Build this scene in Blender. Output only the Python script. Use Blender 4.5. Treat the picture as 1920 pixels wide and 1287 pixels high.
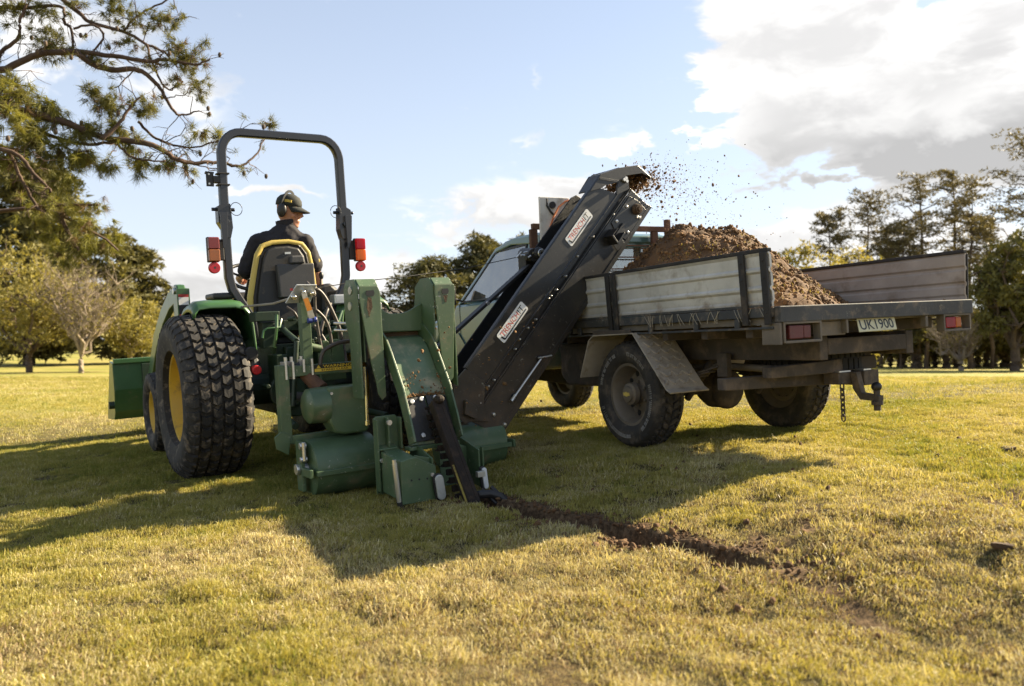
import bpy, bmesh, math, random
import numpy as np
from mathutils import Matrix, Vector, Euler, noise as mnoise

random.seed(7)
RNG = np.random.default_rng(7)
SC = bpy.context.scene
COL = SC.collection
for o in list(bpy.data.objects):
    bpy.data.objects.remove(o)

# ------------------------------------------------------------------ camera
CAM_Z = 0.90
cam_data = bpy.data.cameras.new('camera')
cam = bpy.data.objects.new('camera', cam_data)
COL.objects.link(cam)
cam.location = (0, 0, CAM_Z)
cam.rotation_euler = (math.pi / 2 + math.atan(28.5 / 1530), 0, 0)
cam_data.sensor_width = 36.0
cam_data.lens = 1530 / 1920 * 36
cam_data.clip_start = 0.05
cam_data.clip_end = 3000
cam_data.dof.use_dof = True
cam_data.dof.focus_distance = 5.4
cam_data.dof.aperture_fstop = 2.2
SC.camera = cam

# ------------------------------------------------------------------ world, sun, exposure
SUN_EL = math.radians(32.4)
SUN_AZ = math.radians(62.1)          # clockwise from +Y (the way the camera looks) towards +X
world = bpy.data.worlds.new('World')
SC.world = world
world.use_nodes = True


class NT:
    """small helper for building node trees"""
    def __init__(self, tree):
        self.t = tree
        tree.nodes.clear()

    def n(self, kind, **kw):
        nd = self.t.nodes.new(kind)
        for k, v in kw.items():
            setattr(nd, k, v)
        return nd

    def link(self, a, b):
        self.t.links.new(a, b)

    def put(self, sock, v):
        if isinstance(v, bpy.types.NodeSocket):
            self.link(v, sock)
        else:
            sock.default_value = v

    def math(self, op, a, b=0.0, c=None, clamp=False):
        nd = self.n('ShaderNodeMath', operation=op, use_clamp=clamp)
        self.put(nd.inputs[0], a)
        self.put(nd.inputs[1], b)
        if c is not None:
            self.put(nd.inputs[2], c)
        return nd.outputs[0]

    def mix(self, f, a, b, blend='MIX'):
        nd = self.n('ShaderNodeMix', data_type='RGBA', blend_type=blend)
        self.put(nd.inputs[0], f)
        self.put(nd.inputs[6], a if isinstance(a, bpy.types.NodeSocket) else (*a[:3], 1))
        self.put(nd.inputs[7], b if isinstance(b, bpy.types.NodeSocket) else (*b[:3], 1))
        return nd.outputs[2]

    def rng(self, v, a, b, c=0.0, d=1.0, smooth=True):
        nd = self.n('ShaderNodeMapRange')
        nd.interpolation_type = 'SMOOTHSTEP' if smooth else 'LINEAR'
        for i, x in enumerate((v, a, b, c, d)):
            self.put(nd.inputs[i], x)
        return nd.outputs[0]

    def noise(self, vec, scale, detail=4, rough=0.55, dist=0.0):
        nd = self.n('ShaderNodeTexNoise')
        if vec is not None:
            self.link(vec, nd.inputs['Vector'])
        nd.inputs['Scale'].default_value = scale
        nd.inputs['Detail'].default_value = detail
        nd.inputs['Roughness'].default_value = rough
        nd.inputs['Distortion'].default_value = dist
        return nd.outputs[0]


def build_world():
    w = NT(world.node_tree)
    out = w.n('ShaderNodeOutputWorld')
    bg = w.n('ShaderNodeBackground')
    w.link(bg.outputs[0], out.inputs[0])
    sky = w.n('ShaderNodeTexSky', sky_type='NISHITA')
    sky.sun_disc = False
    sky.sun_elevation = SUN_EL
    sky.sun_rotation = SUN_AZ
    sky.air_density = 1.0
    sky.dust_density = 0.6
    sky.ozone_density = 1.0
    tc = w.n('ShaderNodeTexCoord')
    sep = w.n('ShaderNodeSeparateXYZ')
    w.link(tc.outputs['Generated'], sep.inputs[0])
    x, y, z = sep.outputs
    az = w.math('ARCTAN2', x, y)
    el = w.math('ARCSINE', z)
    # clouds live in a stretched direction space so they flatten towards the horizon
    comb = w.n('ShaderNodeCombineXYZ')
    w.link(x, comb.inputs[0]); w.link(y, comb.inputs[1])
    w.link(w.math('MULTIPLY', z, 2.2), comb.inputs[2])
    big = w.noise(comb.outputs[0], 4.2, 12, 0.56, 0.25)
    fine = w.noise(comb.outputs[0], 11.0, 10, 0.58, 0.3)
    wob = w.math('MULTIPLY', w.math('SUBTRACT', fine, 0.5), 0.23)
    azw = w.math('ADD', az, wob)
    elw = w.math('ADD', el, w.math('MULTIPLY', wob, 0.5))

    def blob(a0, e0, ra, re, amp):
        u = w.math('DIVIDE', w.math('SUBTRACT', azw, a0), ra)
        v = w.math('DIVIDE', w.math('SUBTRACT', elw, e0), re)
        d = w.math('ADD', w.math('MULTIPLY', u, u), w.math('MULTIPLY', v, v))
        return w.math('MULTIPLY', w.math('EXPONENT', w.math('MULTIPLY', d, -1.0)), amp)

    blobs = [
        (0.37, 0.335, .150, .095, 1.05),    # the big cumulus, upper part
        (0.53, 0.300, .120, .085, 0.85),
        (0.29, 0.345, .070, .060, 0.70),
        (0.45, 0.228, .135, .045, 0.90),    # its grey underside
        (0.58, 0.215, .120, .050, 0.85),
        (0.445, 0.250, .050, .014, -0.85), (0.36, 0.196, .070, .011, -0.95), (0.275, 0.162, .045, .012, -0.8), (0.60, 0.165, .07, .02, -0.6), (0.50, 0.395, .06, .018, -0.75), (0.225, 0.280, .035, .050, -0.80), (0.12, 0.225, .080, .016, -0.45), (0.20, 0.235, .04, .02, -0.5),   # gaps of blue
        (0.33, 0.130, .110, .045, 0.75),    # bright cloud above the soil heap
        (0.52, 0.110, .120, .050, 0.70),
        (0.00, 0.190, .105, .030, 0.95),    # cloud behind the conveyor
        (0.09, 0.200, .060, .030, 0.55),
        (0.15, 0.262, .055, .010, 0.75),
        (0.027, 0.335, .016, .026, 0.40),
        (-0.02, 0.330, .010, .015, 0.35),
        (-0.35, 0.093, .140, .034, 0.95),   # low bank on the left
        (-0.19, 0.105, .110, .028, 0.65),
        (-0.30, 0.192, .090, .011, 0.75),
        (-0.12, 0.150, .100, .012, 0.35),
        (-0.37, 0.290, .070, .030, 0.62),
        (-0.50, 0.340, .110, .045, 0.65),
        (-0.31, 0.390, .020, .010, 0.35),
        (0.02, 0.262, .020, .012, 0.35),
    ]
    tot = None
    for b in blobs:
        v = blob(*b)
        tot = v if tot is None else w.math('ADD', tot, v)
    # outside the view the sky carries on with scattered cumulus of the same kind
    far = w.rng(w.math('ABSOLUTE', az), 0.75, 1.15)
    scatter = w.math('MULTIPLY', w.math('MULTIPLY', w.rng(big, 0.55, 0.70), 0.75), far)
    tot = w.math('ADD', tot, scatter)
    dens = w.math('ADD', tot, w.math('MULTIPLY', w.math('SUBTRACT', big, 0.5), 1.25))
    dens = w.math('ADD', dens, w.math('MULTIPLY', w.math('SUBTRACT', fine, 0.5), 0.85))
    cover = w.rng(dens, 0.24, 0.62)
    thick = w.rng(dens, 0.60, 1.35)
    under = None
    for b in ((0.42, 0.222, .20, .034, .95), (0.60, 0.215, .15, .036, .85), (0.33, .270, .05, .03, .40), (-0.33, 0.078, .20, .016, .7), (0.0, 0.165, .12, .016, .5), (.50, .30, .05, .02, .35)):
        v = blob(*b)
        under = v if under is None else w.math('ADD', under, v)
    grey = w.math('MULTIPLY', w.math('ADD', w.math('MULTIPLY', thick, 0.22), under), w.rng(fine, 0.30, 0.62, 0.55, 1.0), clamp=True)
    cloud = w.mix(grey, w.mix(w.rng(fine, .38, .62), (4.9, 4.82, 4.75), (6.7, 6.6, 6.45)), (3.15, 3.1, 3.05))
    hazy = w.math('MULTIPLY', w.rng(el, 0.0, 0.50, 1.0, 0.50), w.rng(el, 0.42, 1.2, 1.0, 0.2))
    skyc = w.mix(w.math('MULTIPLY', hazy, 0.70), sky.outputs[0], (5.0, 5.3, 5.9))
    mixed = w.mix(w.math('MULTIPLY', cover, 0.96), skyc, cloud)
    w.link(mixed, bg.inputs[0])
    bg.inputs[1].default_value = 0.050


build_world()
sun_data = bpy.data.lights.new('sun', 'SUN')
sun_data.energy = 5.0
sun_data.angle = math.radians(0.53)
sun_data.color = (1.0, 0.85, 0.60)
sun = bpy.data.objects.new('sun', sun_data)
COL.objects.link(sun)
to_sun = Vector((math.sin(SUN_AZ) * math.cos(SUN_EL), math.cos(SUN_AZ) * math.cos(SUN_EL), math.sin(SUN_EL)))
sun.rotation_euler = to_sun.to_track_quat('Z', 'Y').to_euler()
sun.location = to_sun * 60

SC.view_settings.view_transform = 'Standard'
SC.view_settings.look = 'None'
SC.view_settings.exposure = 1.90
SC.view_settings.gamma = 1.0
SC.view_settings.use_curve_mapping = False
SC.render.engine = 'CYCLES'
SC.cycles.max_bounces = 6
SC.cycles.transparent_max_bounces = 8


# ------------------------------------------------------------------ materials
def mat(name, col, rough=0.6, metal=0.0, dirt=None, dirt_amt=0.0, dirt_scale=6.0, bump=0.0, bump_scale=40.0,
        var=0.12, var_scale=3.0, spec=0.5, coat=0.0, dirt_low=None, wear=0.0):
    m = bpy.data.materials.new(name)
    m.use_nodes = True
    t = NT(m.node_tree)
    out = t.n('ShaderNodeOutputMaterial')
    p = t.n('ShaderNodeBsdfPrincipled')
    t.link(p.outputs[0], out.inputs[0])
    tc = t.n('ShaderNodeTexCoord')
    ob = tc.outputs['Object']
    base = t.mix(t.rng(t.noise(ob, var_scale, 5, .6), .3, .7), [c * (1 - var) for c in col], [c * (1 + var) for c in col])
    r = rough
    if dirt is not None:
        nz = t.noise(ob, dirt_scale, 8, .65, .2)
        f = t.rng(nz, 0.62 - 0.3 * dirt_amt, 0.80 - 0.2 * dirt_amt, 0, min(1, .35 + dirt_amt))
        if dirt_low is not None:
            sp = t.n('ShaderNodeSeparateXYZ')
            t.link(ob, sp.inputs[0])
            low = t.rng(sp.outputs[2], dirt_low[0], dirt_low[1], 1, 0)
            f = t.math('ADD', f, t.math('MULTIPLY', low, t.rng(nz, .25, .7, .2, .9)), clamp=True)
        base = t.mix(f, base, dirt)
        r = t.math('ADD', t.math('MULTIPLY', f, 0.85 - rough), rough)
    if wear:
        chips = t.math('MULTIPLY', t.rng(t.noise(ob, 30, 7, .74, .6), .59, .67), t.rng(t.noise(ob, 4.5, 4, .6), .44, .62, 0, wear))
        base = t.mix(chips, base, (.42, .40, .34))
    t.put(p.inputs['Base Color'], base)
    t.put(p.inputs['Roughness'], r)
    p.inputs['Metallic'].default_value = metal
    p.inputs['Specular IOR Level'].default_value = spec
    p.inputs['Coat Weight'].default_value = coat
    p.inputs['Coat Roughness'].default_value = 0.15
    if bump:
        b = t.n('ShaderNodeBump')
        b.inputs['Strength'].default_value = bump
        b.inputs['Distance'].default_value = 0.01
        t.link(t.noise(ob, bump_scale, 6, .6), b.inputs['Height'])
        t.link(b.outputs[0], p.inputs['Normal'])
    return m


def leaf_mat(name, a, b, trans=0.35, scale=1.5):
    m = bpy.data.materials.new(name)
    m.use_nodes = True
    t = NT(m.node_tree)
    out = t.n('ShaderNodeOutputMaterial')
    g = t.n('ShaderNodeNewGeometry')
    tc = t.n('ShaderNodeTexCoord')
    f = t.math('ADD', t.math('MULTIPLY', g.outputs['Random Per Island'], .6), t.math('MULTIPLY', t.noise(tc.outputs['Object'], scale, 3, .6), .5), clamp=True)
    c = t.mix(f, a, b)
    d = t.n('ShaderNodeBsdfPrincipled')
    t.link(c, d.inputs['Base Color'])
    d.inputs['Roughness'].default_value = 0.6
    d.inputs['Specular IOR Level'].default_value = 0.25
    tr = t.n('ShaderNodeBsdfTranslucent')
    t.link(t.mix(1.0, c, (1.25, 1.15, .6), 'MULTIPLY'), tr.inputs[0])
    mx = t.n('ShaderNodeMixShader')
    mx.inputs[0].default_value = trans
    t.link(d.outputs[0], mx.inputs[1])
    t.link(tr.outputs[0], mx.inputs[2])
    t.link(mx.outputs[0], out.inputs[0])
    return m


DUST = (.17, .125, .08)
MUD = (.085, .055, .035)
M = {}
M['green'] = mat('green_paint', (.040, .105, .034), .38, 0, DUST, .18, 7, .05, 60, .12, coat=.25)
M['green_trench'] = mat('green_trencher_paint', (.066, .110, .052), .46, 0, (.20, .16, .10), .32, 6, .06, 50, .15, coat=.15, wear=.9)
M['chute'] = mat('dust_coated_chute', (.10, .150, .085), .36, 0, (.36, .31, .21), .5, 5, .1, 40, .2)
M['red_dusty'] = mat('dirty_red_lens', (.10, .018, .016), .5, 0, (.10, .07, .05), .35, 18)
M['green_dark'] = mat('green_machinery', (.013, .032, .014), .5, 0, (.03, .025, .018), .4, 12, .1, 40)
M['yellow'] = mat('yellow_paint', (.58, .36, .035), .5, 0, DUST, .32, 9, .03, 50, .08)
M['yellow_trim'] = mat('yellow_seat_trim', (.60, .44, .10), .5, 0, None, 0, 5, .02, 60, .06)
M['black'] = mat('black_steel', (.017, .015, .014), .55, 0, DUST, .12, 8, .05, 60)
M['rops'] = mat('black_rops_paint', (.012, .013, .018), .38, 0, DUST, .05, 8, .03, 80, coat=.3)
M['conv'] = mat('charcoal_conveyor_paint', (.014, .0135, .013), .36, 0, (.10, .07, .045), .22, 5, .05, 50, .12, dirt_low=(.1, 1.35), wear=.5)
M['conv_dark'] = mat('black_conveyor_wall', (.010, .010, .011), .6, 0, (.05, .035, .02), .25, 10, .2, 30)
M['rubber'] = mat('dusty_rubber', (.022, .020, .018), .78, 0, (.21, .17, .125), .40, 14, .2, 60, .2)
M['rubber_dark'] = mat('dark_rubber', (.014, .013, .012), .85, 0, (.05, .04, .03), .2, 8, .1, 60, .2)
M['rubber_truck'] = mat('muddy_rubber', (.030, .026, .022), .8, 0, (.115, .09, .066), .48, 10, .25, 60, .2)
M['plastic'] = mat('black_plastic', (.022, .021, .021), .5, 0, DUST, .15, 14, .1, 120)
M['vinyl'] = mat('black_vinyl', (.020, .016, .014), .45, 0, DUST, .12, 10, .15, 60)
M['grey_box'] = mat('grey_plastic_box', (.055, .054, .055), .5, 0, DUST, .1, 12, .1, 80)
M['steel'] = mat('zinc_steel', (.60, .59, .56), .35, .85, DUST, .25, 14, .05, 60)
M['chrome'] = mat('polished_rod', (.75, .75, .73), .18, 1.0, DUST, .1, 14)
M['alu'] = mat('bare_aluminium_plate', (.55, .56, .54), .42, .55, DUST, .2, 16, .05, 60)
M['bolt'] = mat('bolt_heads', (.62, .60, .56), .35, .8, MUD, .25, 40)
M['hose'] = mat('hydraulic_hose', (.055, .045, .038), .5, 0, DUST, .35, 20, .1, 90)
M['red_lens'] = mat('red_lens', (.42, .012, .018), .2, 0, DUST, .08, 20)
M['amber_lens'] = mat('amber_lens', (.60, .17, .02), .2, 0, DUST, .08, 20)
M['red'] = mat('red_plastic', (.45, .02, .02), .35)
M['blue'] = mat('blue_plastic', (.03, .05, .25), .4)
M['white'] = mat('white_label', (.75, .75, .73), .45, 0, DUST, .08, 20)
M['orange'] = mat('orange_print', (.75, .28, .03), .5)
M['sticker_yellow'] = mat('yellow_print', (.72, .50, .05), .5, 0, DUST, .1, 20)
M['sticker_black'] = mat('black_print', (.012, .012, .012), .5)
M['sticker_red'] = mat('red_print', (.40, .03, .025), .5)
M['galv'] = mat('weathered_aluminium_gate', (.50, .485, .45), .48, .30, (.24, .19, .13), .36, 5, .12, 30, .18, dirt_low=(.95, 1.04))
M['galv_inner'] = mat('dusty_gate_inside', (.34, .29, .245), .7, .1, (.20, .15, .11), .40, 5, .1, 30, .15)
M['tray_steel'] = mat('worn_blue_black_steel', (.042, .044, .046), .65, .1, (.23, .18, .125), .42, 9, .15, 30, .25, wear=.7)
M['tray_frame'] = mat('dusty_tray_frame', (.14, .12, .095), .75, .1, (.24, .18, .12), .40, 8, .15, 40, .2)
M['chassis'] = mat('muddy_chassis', (.060, .048, .038), .85, 0, (.145, .108, .075), .50, 7, .25, 30, .25)
M['checker'] = mat('dusty_checker_plate', (.38, .33, .265), .6, .15, (.17, .13, .09), .40, 9, .1, 40, .15)
M['boom'] = mat('worn_boom_steel', (.026, .020, .016), .8, .1, (.07, .045, .028), .35, 14, .2, 50, .3, spec=.2)
M['decal_worn'] = mat('worn_yellow_decal', (.30, .23, .04), .7, 0, MUD, .55, 30)
M['red_unlit'] = mat('shaded_red_lens', (.17, .022, .022), .35, 0, DUST, .15, 20)  # left lamp: darker red paints in the missing sun behind the lens
M['amber_unlit'] = mat('shaded_amber_lens', (.27, .085, .025), .35, 0, DUST, .15, 20)  # same for its amber half: lack of backlight put into the colour
M['checker_bar'] = mat('worn_tread_bars', (.52, .46, .38), .45, .4, (.17, .13, .09), .30, 9)
M['truck_paint'] = mat('teal_truck_paint', (.062, .145, .150), .30, 0, (.22, .19, .14), .18, 4, .02, 30, .08, coat=.5, dirt_low=(.55, 1.0))
M['truck_rim'] = mat('dusty_wheel_steel', (.175, .145, .11), .6, .3, (.15, .115, .08), .35, 10, .05, 40, .1)
M['rust'] = mat('rusty_steel', (.12, .060, .034), .85, .1, (.09, .05, .03), .4, 15, .3, 60, .3)
M['board'] = mat('weathered_white_board', (.66, .62, .55), .8, 0, (.30, .24, .17), .35, 8, .2, 25, .12)
M['rope'] = mat('orange_rope', (.55, .17, .06), .8)
M['frame_black'] = mat('black_gate_frame', (.020, .018, .017), .65, .1, (.12, .09, .06), .30, 9, .15, 30, .25)
M['twine'] = mat('pale_twine', (.30, .27, .21), .9)
M['plate'] = mat('number_plate', (.55, .52, .33), .5, 0, DUST, .25, 14)
M['shirt'] = mat('dark_navy_polo', (.018, .016, .020), .9, 0, None, 0, 5, .3, 18, .25)
M['trousers'] = mat('dark_work_trousers', (.03, .03, .035), .9, 0, None, 0, 5, .3, 25)
M['skin'] = mat('skin', (.42, .20, .125), .5, 0, None, 0, 5, .08, 90, .10)
M['cap'] = mat('dark_green_cap', (.022, .024, .020), .85, 0, None, 0, 5, .2, 120)
M['gold'] = mat('gold_thread', (.5, .36, .06), .6)
M['boot'] = mat('brown_boot', (.06, .035, .02), .7, 0, DUST, .3, 10, .1)
M['bark'] = mat('grey_brown_bark', (.10, .07, .048), .9, 0, (.06, .04, .028), .4, 5, .6, 18, .25)
M['bark_red'] = mat('pine_bark', (.075, .045, .030), .9, 0, (.14, .09, .06), .4, 5, .6, 22, .3)
M['bark_pale'] = mat('pale_bark', (.24, .19, .14), .9, 0, (.12, .09, .07), .3, 4, .5, 18, .2)
M['soil'] = mat('trenched_soil', (.095, .048, .018), .95, 0, (.18, .098, .036), .40, 9, .8, 22, .3)
M['soil_dark'] = mat('damp_soil', (.075, .045, .025), .95, 0, (.10, .062, .036), .3, 14, .8, 30, .3)
M['soil_dry'] = mat('drier_soil_clods', (.145, .074, .026), .95, 0, (.28, .16, .06), .35, 14, .5, 30, .3)


def glass_mat(name, tint, refl=0.25):
    m = bpy.data.materials.new(name)
    m.use_nodes = True
    t = NT(m.node_tree)
    out = t.n('ShaderNodeOutputMaterial')
    gl = t.n('ShaderNodeBsdfGlossy')
    gl.inputs['Roughness'].default_value = 0.015
    tr = t.n('ShaderNodeBsdfTransparent')
    tr.inputs[0].default_value = (*tint, 1)
    fr = t.n('ShaderNodeFresnel')
    fr.inputs[0].default_value = 1.5
    df = t.n('ShaderNodeBsdfDiffuse')
    df.inputs[0].default_value = (.40, .36, .26, 1)  # pale yellowish film: dust, thickened to paint in reflected trees and sky
    tc = t.n('ShaderNodeTexCoord')
    dm = t.n('ShaderNodeMixShader')
    t.put(dm.inputs[0], t.rng(t.noise(tc.outputs['Object'], 5, 6, .65), .35, .72, .10, .50))
    t.link(tr.outputs[0], dm.inputs[1])
    t.link(df.outputs[0], dm.inputs[2])
    mx = t.n('ShaderNodeMixShader')
    t.put(mx.inputs[0], t.math('ADD', fr.outputs[0], refl, clamp=True))
    t.link(dm.outputs[0], mx.inputs[1])
    t.link(gl.outputs[0], mx.inputs[2])
    t.link(mx.outputs[0], out.inputs[0])
    return m


M['glass'] = glass_mat('dust_and_reflection_glass', (.72, .78, .76), .22)

# ------------------------------------------------------------------ geometry helpers
class G:
    """collects vertices and faces; build() links them as ONE mesh object"""
    def __init__(self):
        self.v = []
        self.f = []

    def add(self, vs, fs):
        b = len(self.v)
        self.v += [tuple(map(float, p)) for p in vs]
        self.f += [tuple(b + i for i in f) for f in fs]
        return self

    def hexa(self, p):
        return self.add(p, [(0, 3, 2, 1), (4, 5, 6, 7), (0, 1, 5, 4), (1, 2, 6, 5), (2, 3, 7, 6), (3, 0, 4, 7)])

    def box(self, x0, x1, y0, y1, z0, z1):
        return self.hexa([(x0, y0, z0), (x1, y0, z0), (x1, y1, z0), (x0, y1, z0), (x0, y0, z1), (x1, y0, z1), (x1, y1, z1), (x0, y1, z1)])

    def prism(self, pts, axis, a0, a1):
        """polygon in the plane across `axis`, pushed from a0 to a1; pts are (y,z), (x,z) or (x,y)"""
        def mk(p, a):
            return {'x': (a, p[0], p[1]), 'y': (p[0], a, p[1]), 'z': (p[0], p[1], a)}[axis]
        n = len(pts)
        vs = [mk(p, a0) for p in pts] + [mk(p, a1) for p in pts]
        fs = [tuple(range(n))[::-1], tuple(range(n, 2 * n))] + [(i, (i + 1) % n, n + (i + 1) % n, n + i) for i in range(n)]
        return self.add(vs, fs)

    def plate(self, pts, d):
        n = len(pts)
        vs = [tuple(p) for p in pts] + [tuple(p[i] + d[i] for i in range(3)) for p in pts]
        fs = [tuple(range(n))[::-1], tuple(range(n, 2 * n))] + [(i, (i + 1) % n, n + (i + 1) % n, n + i) for i in range(n)]
        return self.add(vs, fs)

    def strip(self, path, axis, a0, a1, th):
        """a bent sheet: path of 2-d points across `axis`, with thickness th"""
        P = [Vector(p) for p in path]
        nrm = []
        for i in range(len(P)):
            d = (P[min(i + 1, len(P) - 1)] - P[max(i - 1, 0)]).normalized()
            nrm.append(Vector((-d.y, d.x)))
        inner = [p - nn * th for p, nn in zip(P, nrm)]
        for i in range(len(P) - 1):
            self.prism([P[i], P[i + 1], inner[i + 1], inner[i]], axis, a0, a1)
        return self

    def sweep(self, path, prof, up=(0, 0, 1), caps=True, close=False, scales=None):
        P = [Vector(p) for p in path]
        n, m = len(P), len(prof)
        vs = []
        upv = Vector(up)
        for i in range(n):
            if close:
                d = (P[(i + 1) % n] - P[i - 1]).normalized()
            else:
                d = (P[min(i + 1, n - 1)] - P[max(i - 1, 0)]).normalized()
            s = d.cross(upv)
            if s.length < 1e-3:
                s = d.cross(Vector((1, 0, 0))) if abs(d.x) < .9 else d.cross(Vector((0, 1, 0)))
            s.normalize()
            u = s.cross(d).normalized()
            k = scales[i] if scales else 1.0
            vs += [tuple(P[i] + s * a * k + u * b * k) for a, b in prof]
        fs = []
        for i in range(n if close else n - 1):
            j = (i + 1) % n
            fs += [(i * m + k, i * m + (k + 1) % m, j * m + (k + 1) % m, j * m + k) for k in range(m)]
        if caps and not close:
            fs += [tuple(range(m))[::-1], tuple((n - 1) * m + k for k in range(m))]
        return self.add(vs, fs)

    def tube(self, path, r, n=8, r1=None, up=(0.03, 0.02, 1)):
        prof = [(math.cos(2 * math.pi * k / n), math.sin(2 * math.pi * k / n)) for k in range(n)]
        m = len(path)
        r1 = r if r1 is None else r1
        return self.sweep(path, prof, up, scales=[r + (r1 - r) * i / max(1, m - 1) for i in range(m)])

    def cyl(self, a, b, r, n=14, r1=None):
        return self.tube([a, b], r, n, r1)

    def lathe(self, prof, c, axis='x', n=40, close=False):
        """prof: (along axis, radius)"""
        m = len(prof)
        vs = []
        for k in range(n):
            t = 2 * math.pi * k / n
            ct, st = math.cos(t), math.sin(t)
            for a, r in prof:
                p = {'x': (a, r * ct, r * st), 'y': (r * ct, a, r * st), 'z': (r * ct, r * st, a)}[axis]
                vs.append((c[0] + p[0], c[1] + p[1], c[2] + p[2]))
        fs = []
        for k in range(n):
            j = (k + 1) % n
            for i in range(m - 1 + (1 if close else 0)):
                i2 = (i + 1) % m
                fs.append((k * m + i, j * m + i, j * m + i2, k * m + i2))
        return self.add(vs, fs)

    def ell(self, c, r, n=12, m=8, R=None):
        vs, fs = [], []
        for j in range(m + 1):
            ph = math.pi * j / m
            for k in range(n):
                t = 2 * math.pi * k / n
                p = Vector((r[0] * math.sin(ph) * math.cos(t), r[1] * math.sin(ph) * math.sin(t), r[2] * math.cos(ph)))
                if R is not None:
                    p = R @ p
                vs.append((c[0] + p.x, c[1] + p.y, c[2] + p.z))
        for j in range(m):
            for k in range(n):
                fs.append((j * n + k, (j + 1) * n + k, (j + 1) * n + (k + 1) % n, j * n + (k + 1) % n))
        return self.add(vs, fs)

    def build(self, name, m, parent=None, off=(0, 0, 0), bevel=0.0, smooth=None, mats=None, fidx=None):
        me = bpy.data.meshes.new(name)
        vs = [(p[0] - off[0], p[1] - off[1], p[2] - off[2]) for p in self.v] if any(off) else self.v
        me.from_pydata(vs, [], self.f)
        bm = bmesh.new()
        bm.from_mesh(me)
        bmesh.ops.remove_doubles(bm, verts=bm.verts, dist=1e-6)
        bmesh.ops.recalc_face_normals(bm, faces=bm.faces)
        bm.to_mesh(me)
        bm.free()
        for mm in (mats or [m]):
            me.materials.append(mm)
        if smooth is not None:
            me.shade_smooth()
            me.set_sharp_from_angle(angle=math.radians(smooth))
        o = bpy.data.objects.new(name, me)
        COL.objects.link(o)
        if parent is not None:
            o.parent = parent
        if bevel:
            b = o.modifiers.new('edge', 'BEVEL')
            b.width = bevel
            b.segments = 2
            b.limit_method = 'ANGLE'
            b.angle_limit = math.radians(40)
            b.harden_normals = False
        return o


def tag(o, label=None, cat=None, group=None, kind=None):
    for k, v in (('label', label), ('category', cat), ('group', group), ('kind', kind)):
        if v:
            o[k] = v
    return o


def thing(name, label, cat, M4=None, group=None):
    o = bpy.data.objects.new(name, None)
    COL.objects.link(o)
    o.empty_display_size = .2
    if M4 is not None:
        o.matrix_world = M4
    return tag(o, label, cat, group)


def raw(name, vs, fs, m, parent=None, smooth=False):
    """fast path for big meshes (numpy arrays)"""
    me = bpy.data.meshes.new(name)
    vs = np.asarray(vs, np.float32)
    fs = np.asarray(fs, np.int32)
    k = fs.shape[1]
    me.vertices.add(len(vs))
    me.vertices.foreach_set('co', vs.ravel())
    me.loops.add(fs.size)
    me.loops.foreach_set('vertex_index', fs.ravel())
    me.polygons.add(len(fs))
    me.polygons.foreach_set('loop_start', np.arange(0, fs.size, k, dtype=np.int32))
    me.update(calc_edges=True)
    me.validate()
    if smooth:
        me.shade_smooth()
    me.materials.append(m)
    o = bpy.data.objects.new(name, me)
    COL.objects.link(o)
    if parent is not None:
        o.parent = parent
    return o


def text(body, name, m, parent, P0, ux, uy, w, h, off=(0, 0, 0), lift=.0015, bold=0.0):
    """flat lettering: P0 lower-left corner, ux/uy unit directions, fitted to w x h"""
    cu = bpy.data.curves.new(name, 'FONT')
    cu.body = body
    cu.resolution_u = 3
    cu.offset = bold
    tmp = bpy.data.objects.new(name, cu)
    COL.objects.link(tmp)
    bpy.context.view_layer.update()
    dg = bpy.context.evaluated_depsgraph_get()
    me = bpy.data.meshes.new_from_object(tmp.evaluated_get(dg))
    bpy.data.objects.remove(tmp)
    co = np.array([v.co[:] for v in me.vertices])
    mn, mx = co.min(0), co.max(0)
    ux, uy = Vector(ux).normalized(), Vector(uy).normalized()
    nz = ux.cross(uy)
    for v in me.vertices:
        a = (v.co.x - mn[0]) / (mx[0] - mn[0]) * w
        b = (v.co.y - mn[1]) / (mx[1] - mn[1]) * h
        v.co = Vector(P0) + ux * a + uy * b + nz * lift - Vector(off)
    me.materials.clear()
    me.materials.append(m)
    o = bpy.data.objects.new(name, me)
    COL.objects.link(o)
    o.parent = parent
    return o


def rot(yaw, p, r):
    return Matrix.Rotation(yaw, 3, 'Z') @ Matrix.Rotation(p, 3, 'X') @ Matrix.Rotation(r, 3, 'Y')


# where the two machines stand: a gentle side slope, higher to the right
T_POS, T_ROT = Vector((-1.7285, 6.6368, .0585)), rot(.5847, .0184, -.0727)
K_POS, K_ROT = Vector((1.6228, 6.4312, .2835)), rot(.4871, .0014, -.0559)
T4 = Matrix.Translation(T_POS) @ T_ROT.to_4x4()
K4 = Matrix.Translation(K_POS) @ K_ROT.to_4x4()


def ss(t):
    t = np.clip(t, 0, 1)
    return t * t * (3 - 2 * t)


def fbm(x, y, s, seed=0, oct=4):
    """cheap value noise, vectorised"""
    x = np.asarray(x, float); y = np.asarray(y, float)
    tot = np.zeros(np.broadcast(x, y).shape); amp = 1.0; nrm = 0
    for o in range(oct):
        xs, ys = x * s, y * s
        xi, yi = np.floor(xs).astype(int), np.floor(ys).astype(int)
        fx, fy = ss(xs - xi), ss(ys - yi)
        def h(a, b):
            n = (a * 374761393 + b * 668265263 + (seed + o) * 1274126177) & 0xffffffff
            n = ((n ^ (n >> 13)) * 1274126177) & 0xffffffff
            return ((n ^ (n >> 16)) & 0xffff) / 65535.0
        v = (h(xi, yi) * (1 - fx) + h(xi + 1, yi) * fx) * (1 - fy) + (h(xi, yi + 1) * (1 - fx) + h(xi + 1, yi + 1) * fx) * fy
        tot += v * amp; nrm += amp; amp *= .5; s *= 2.03
    return tot / nrm


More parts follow.
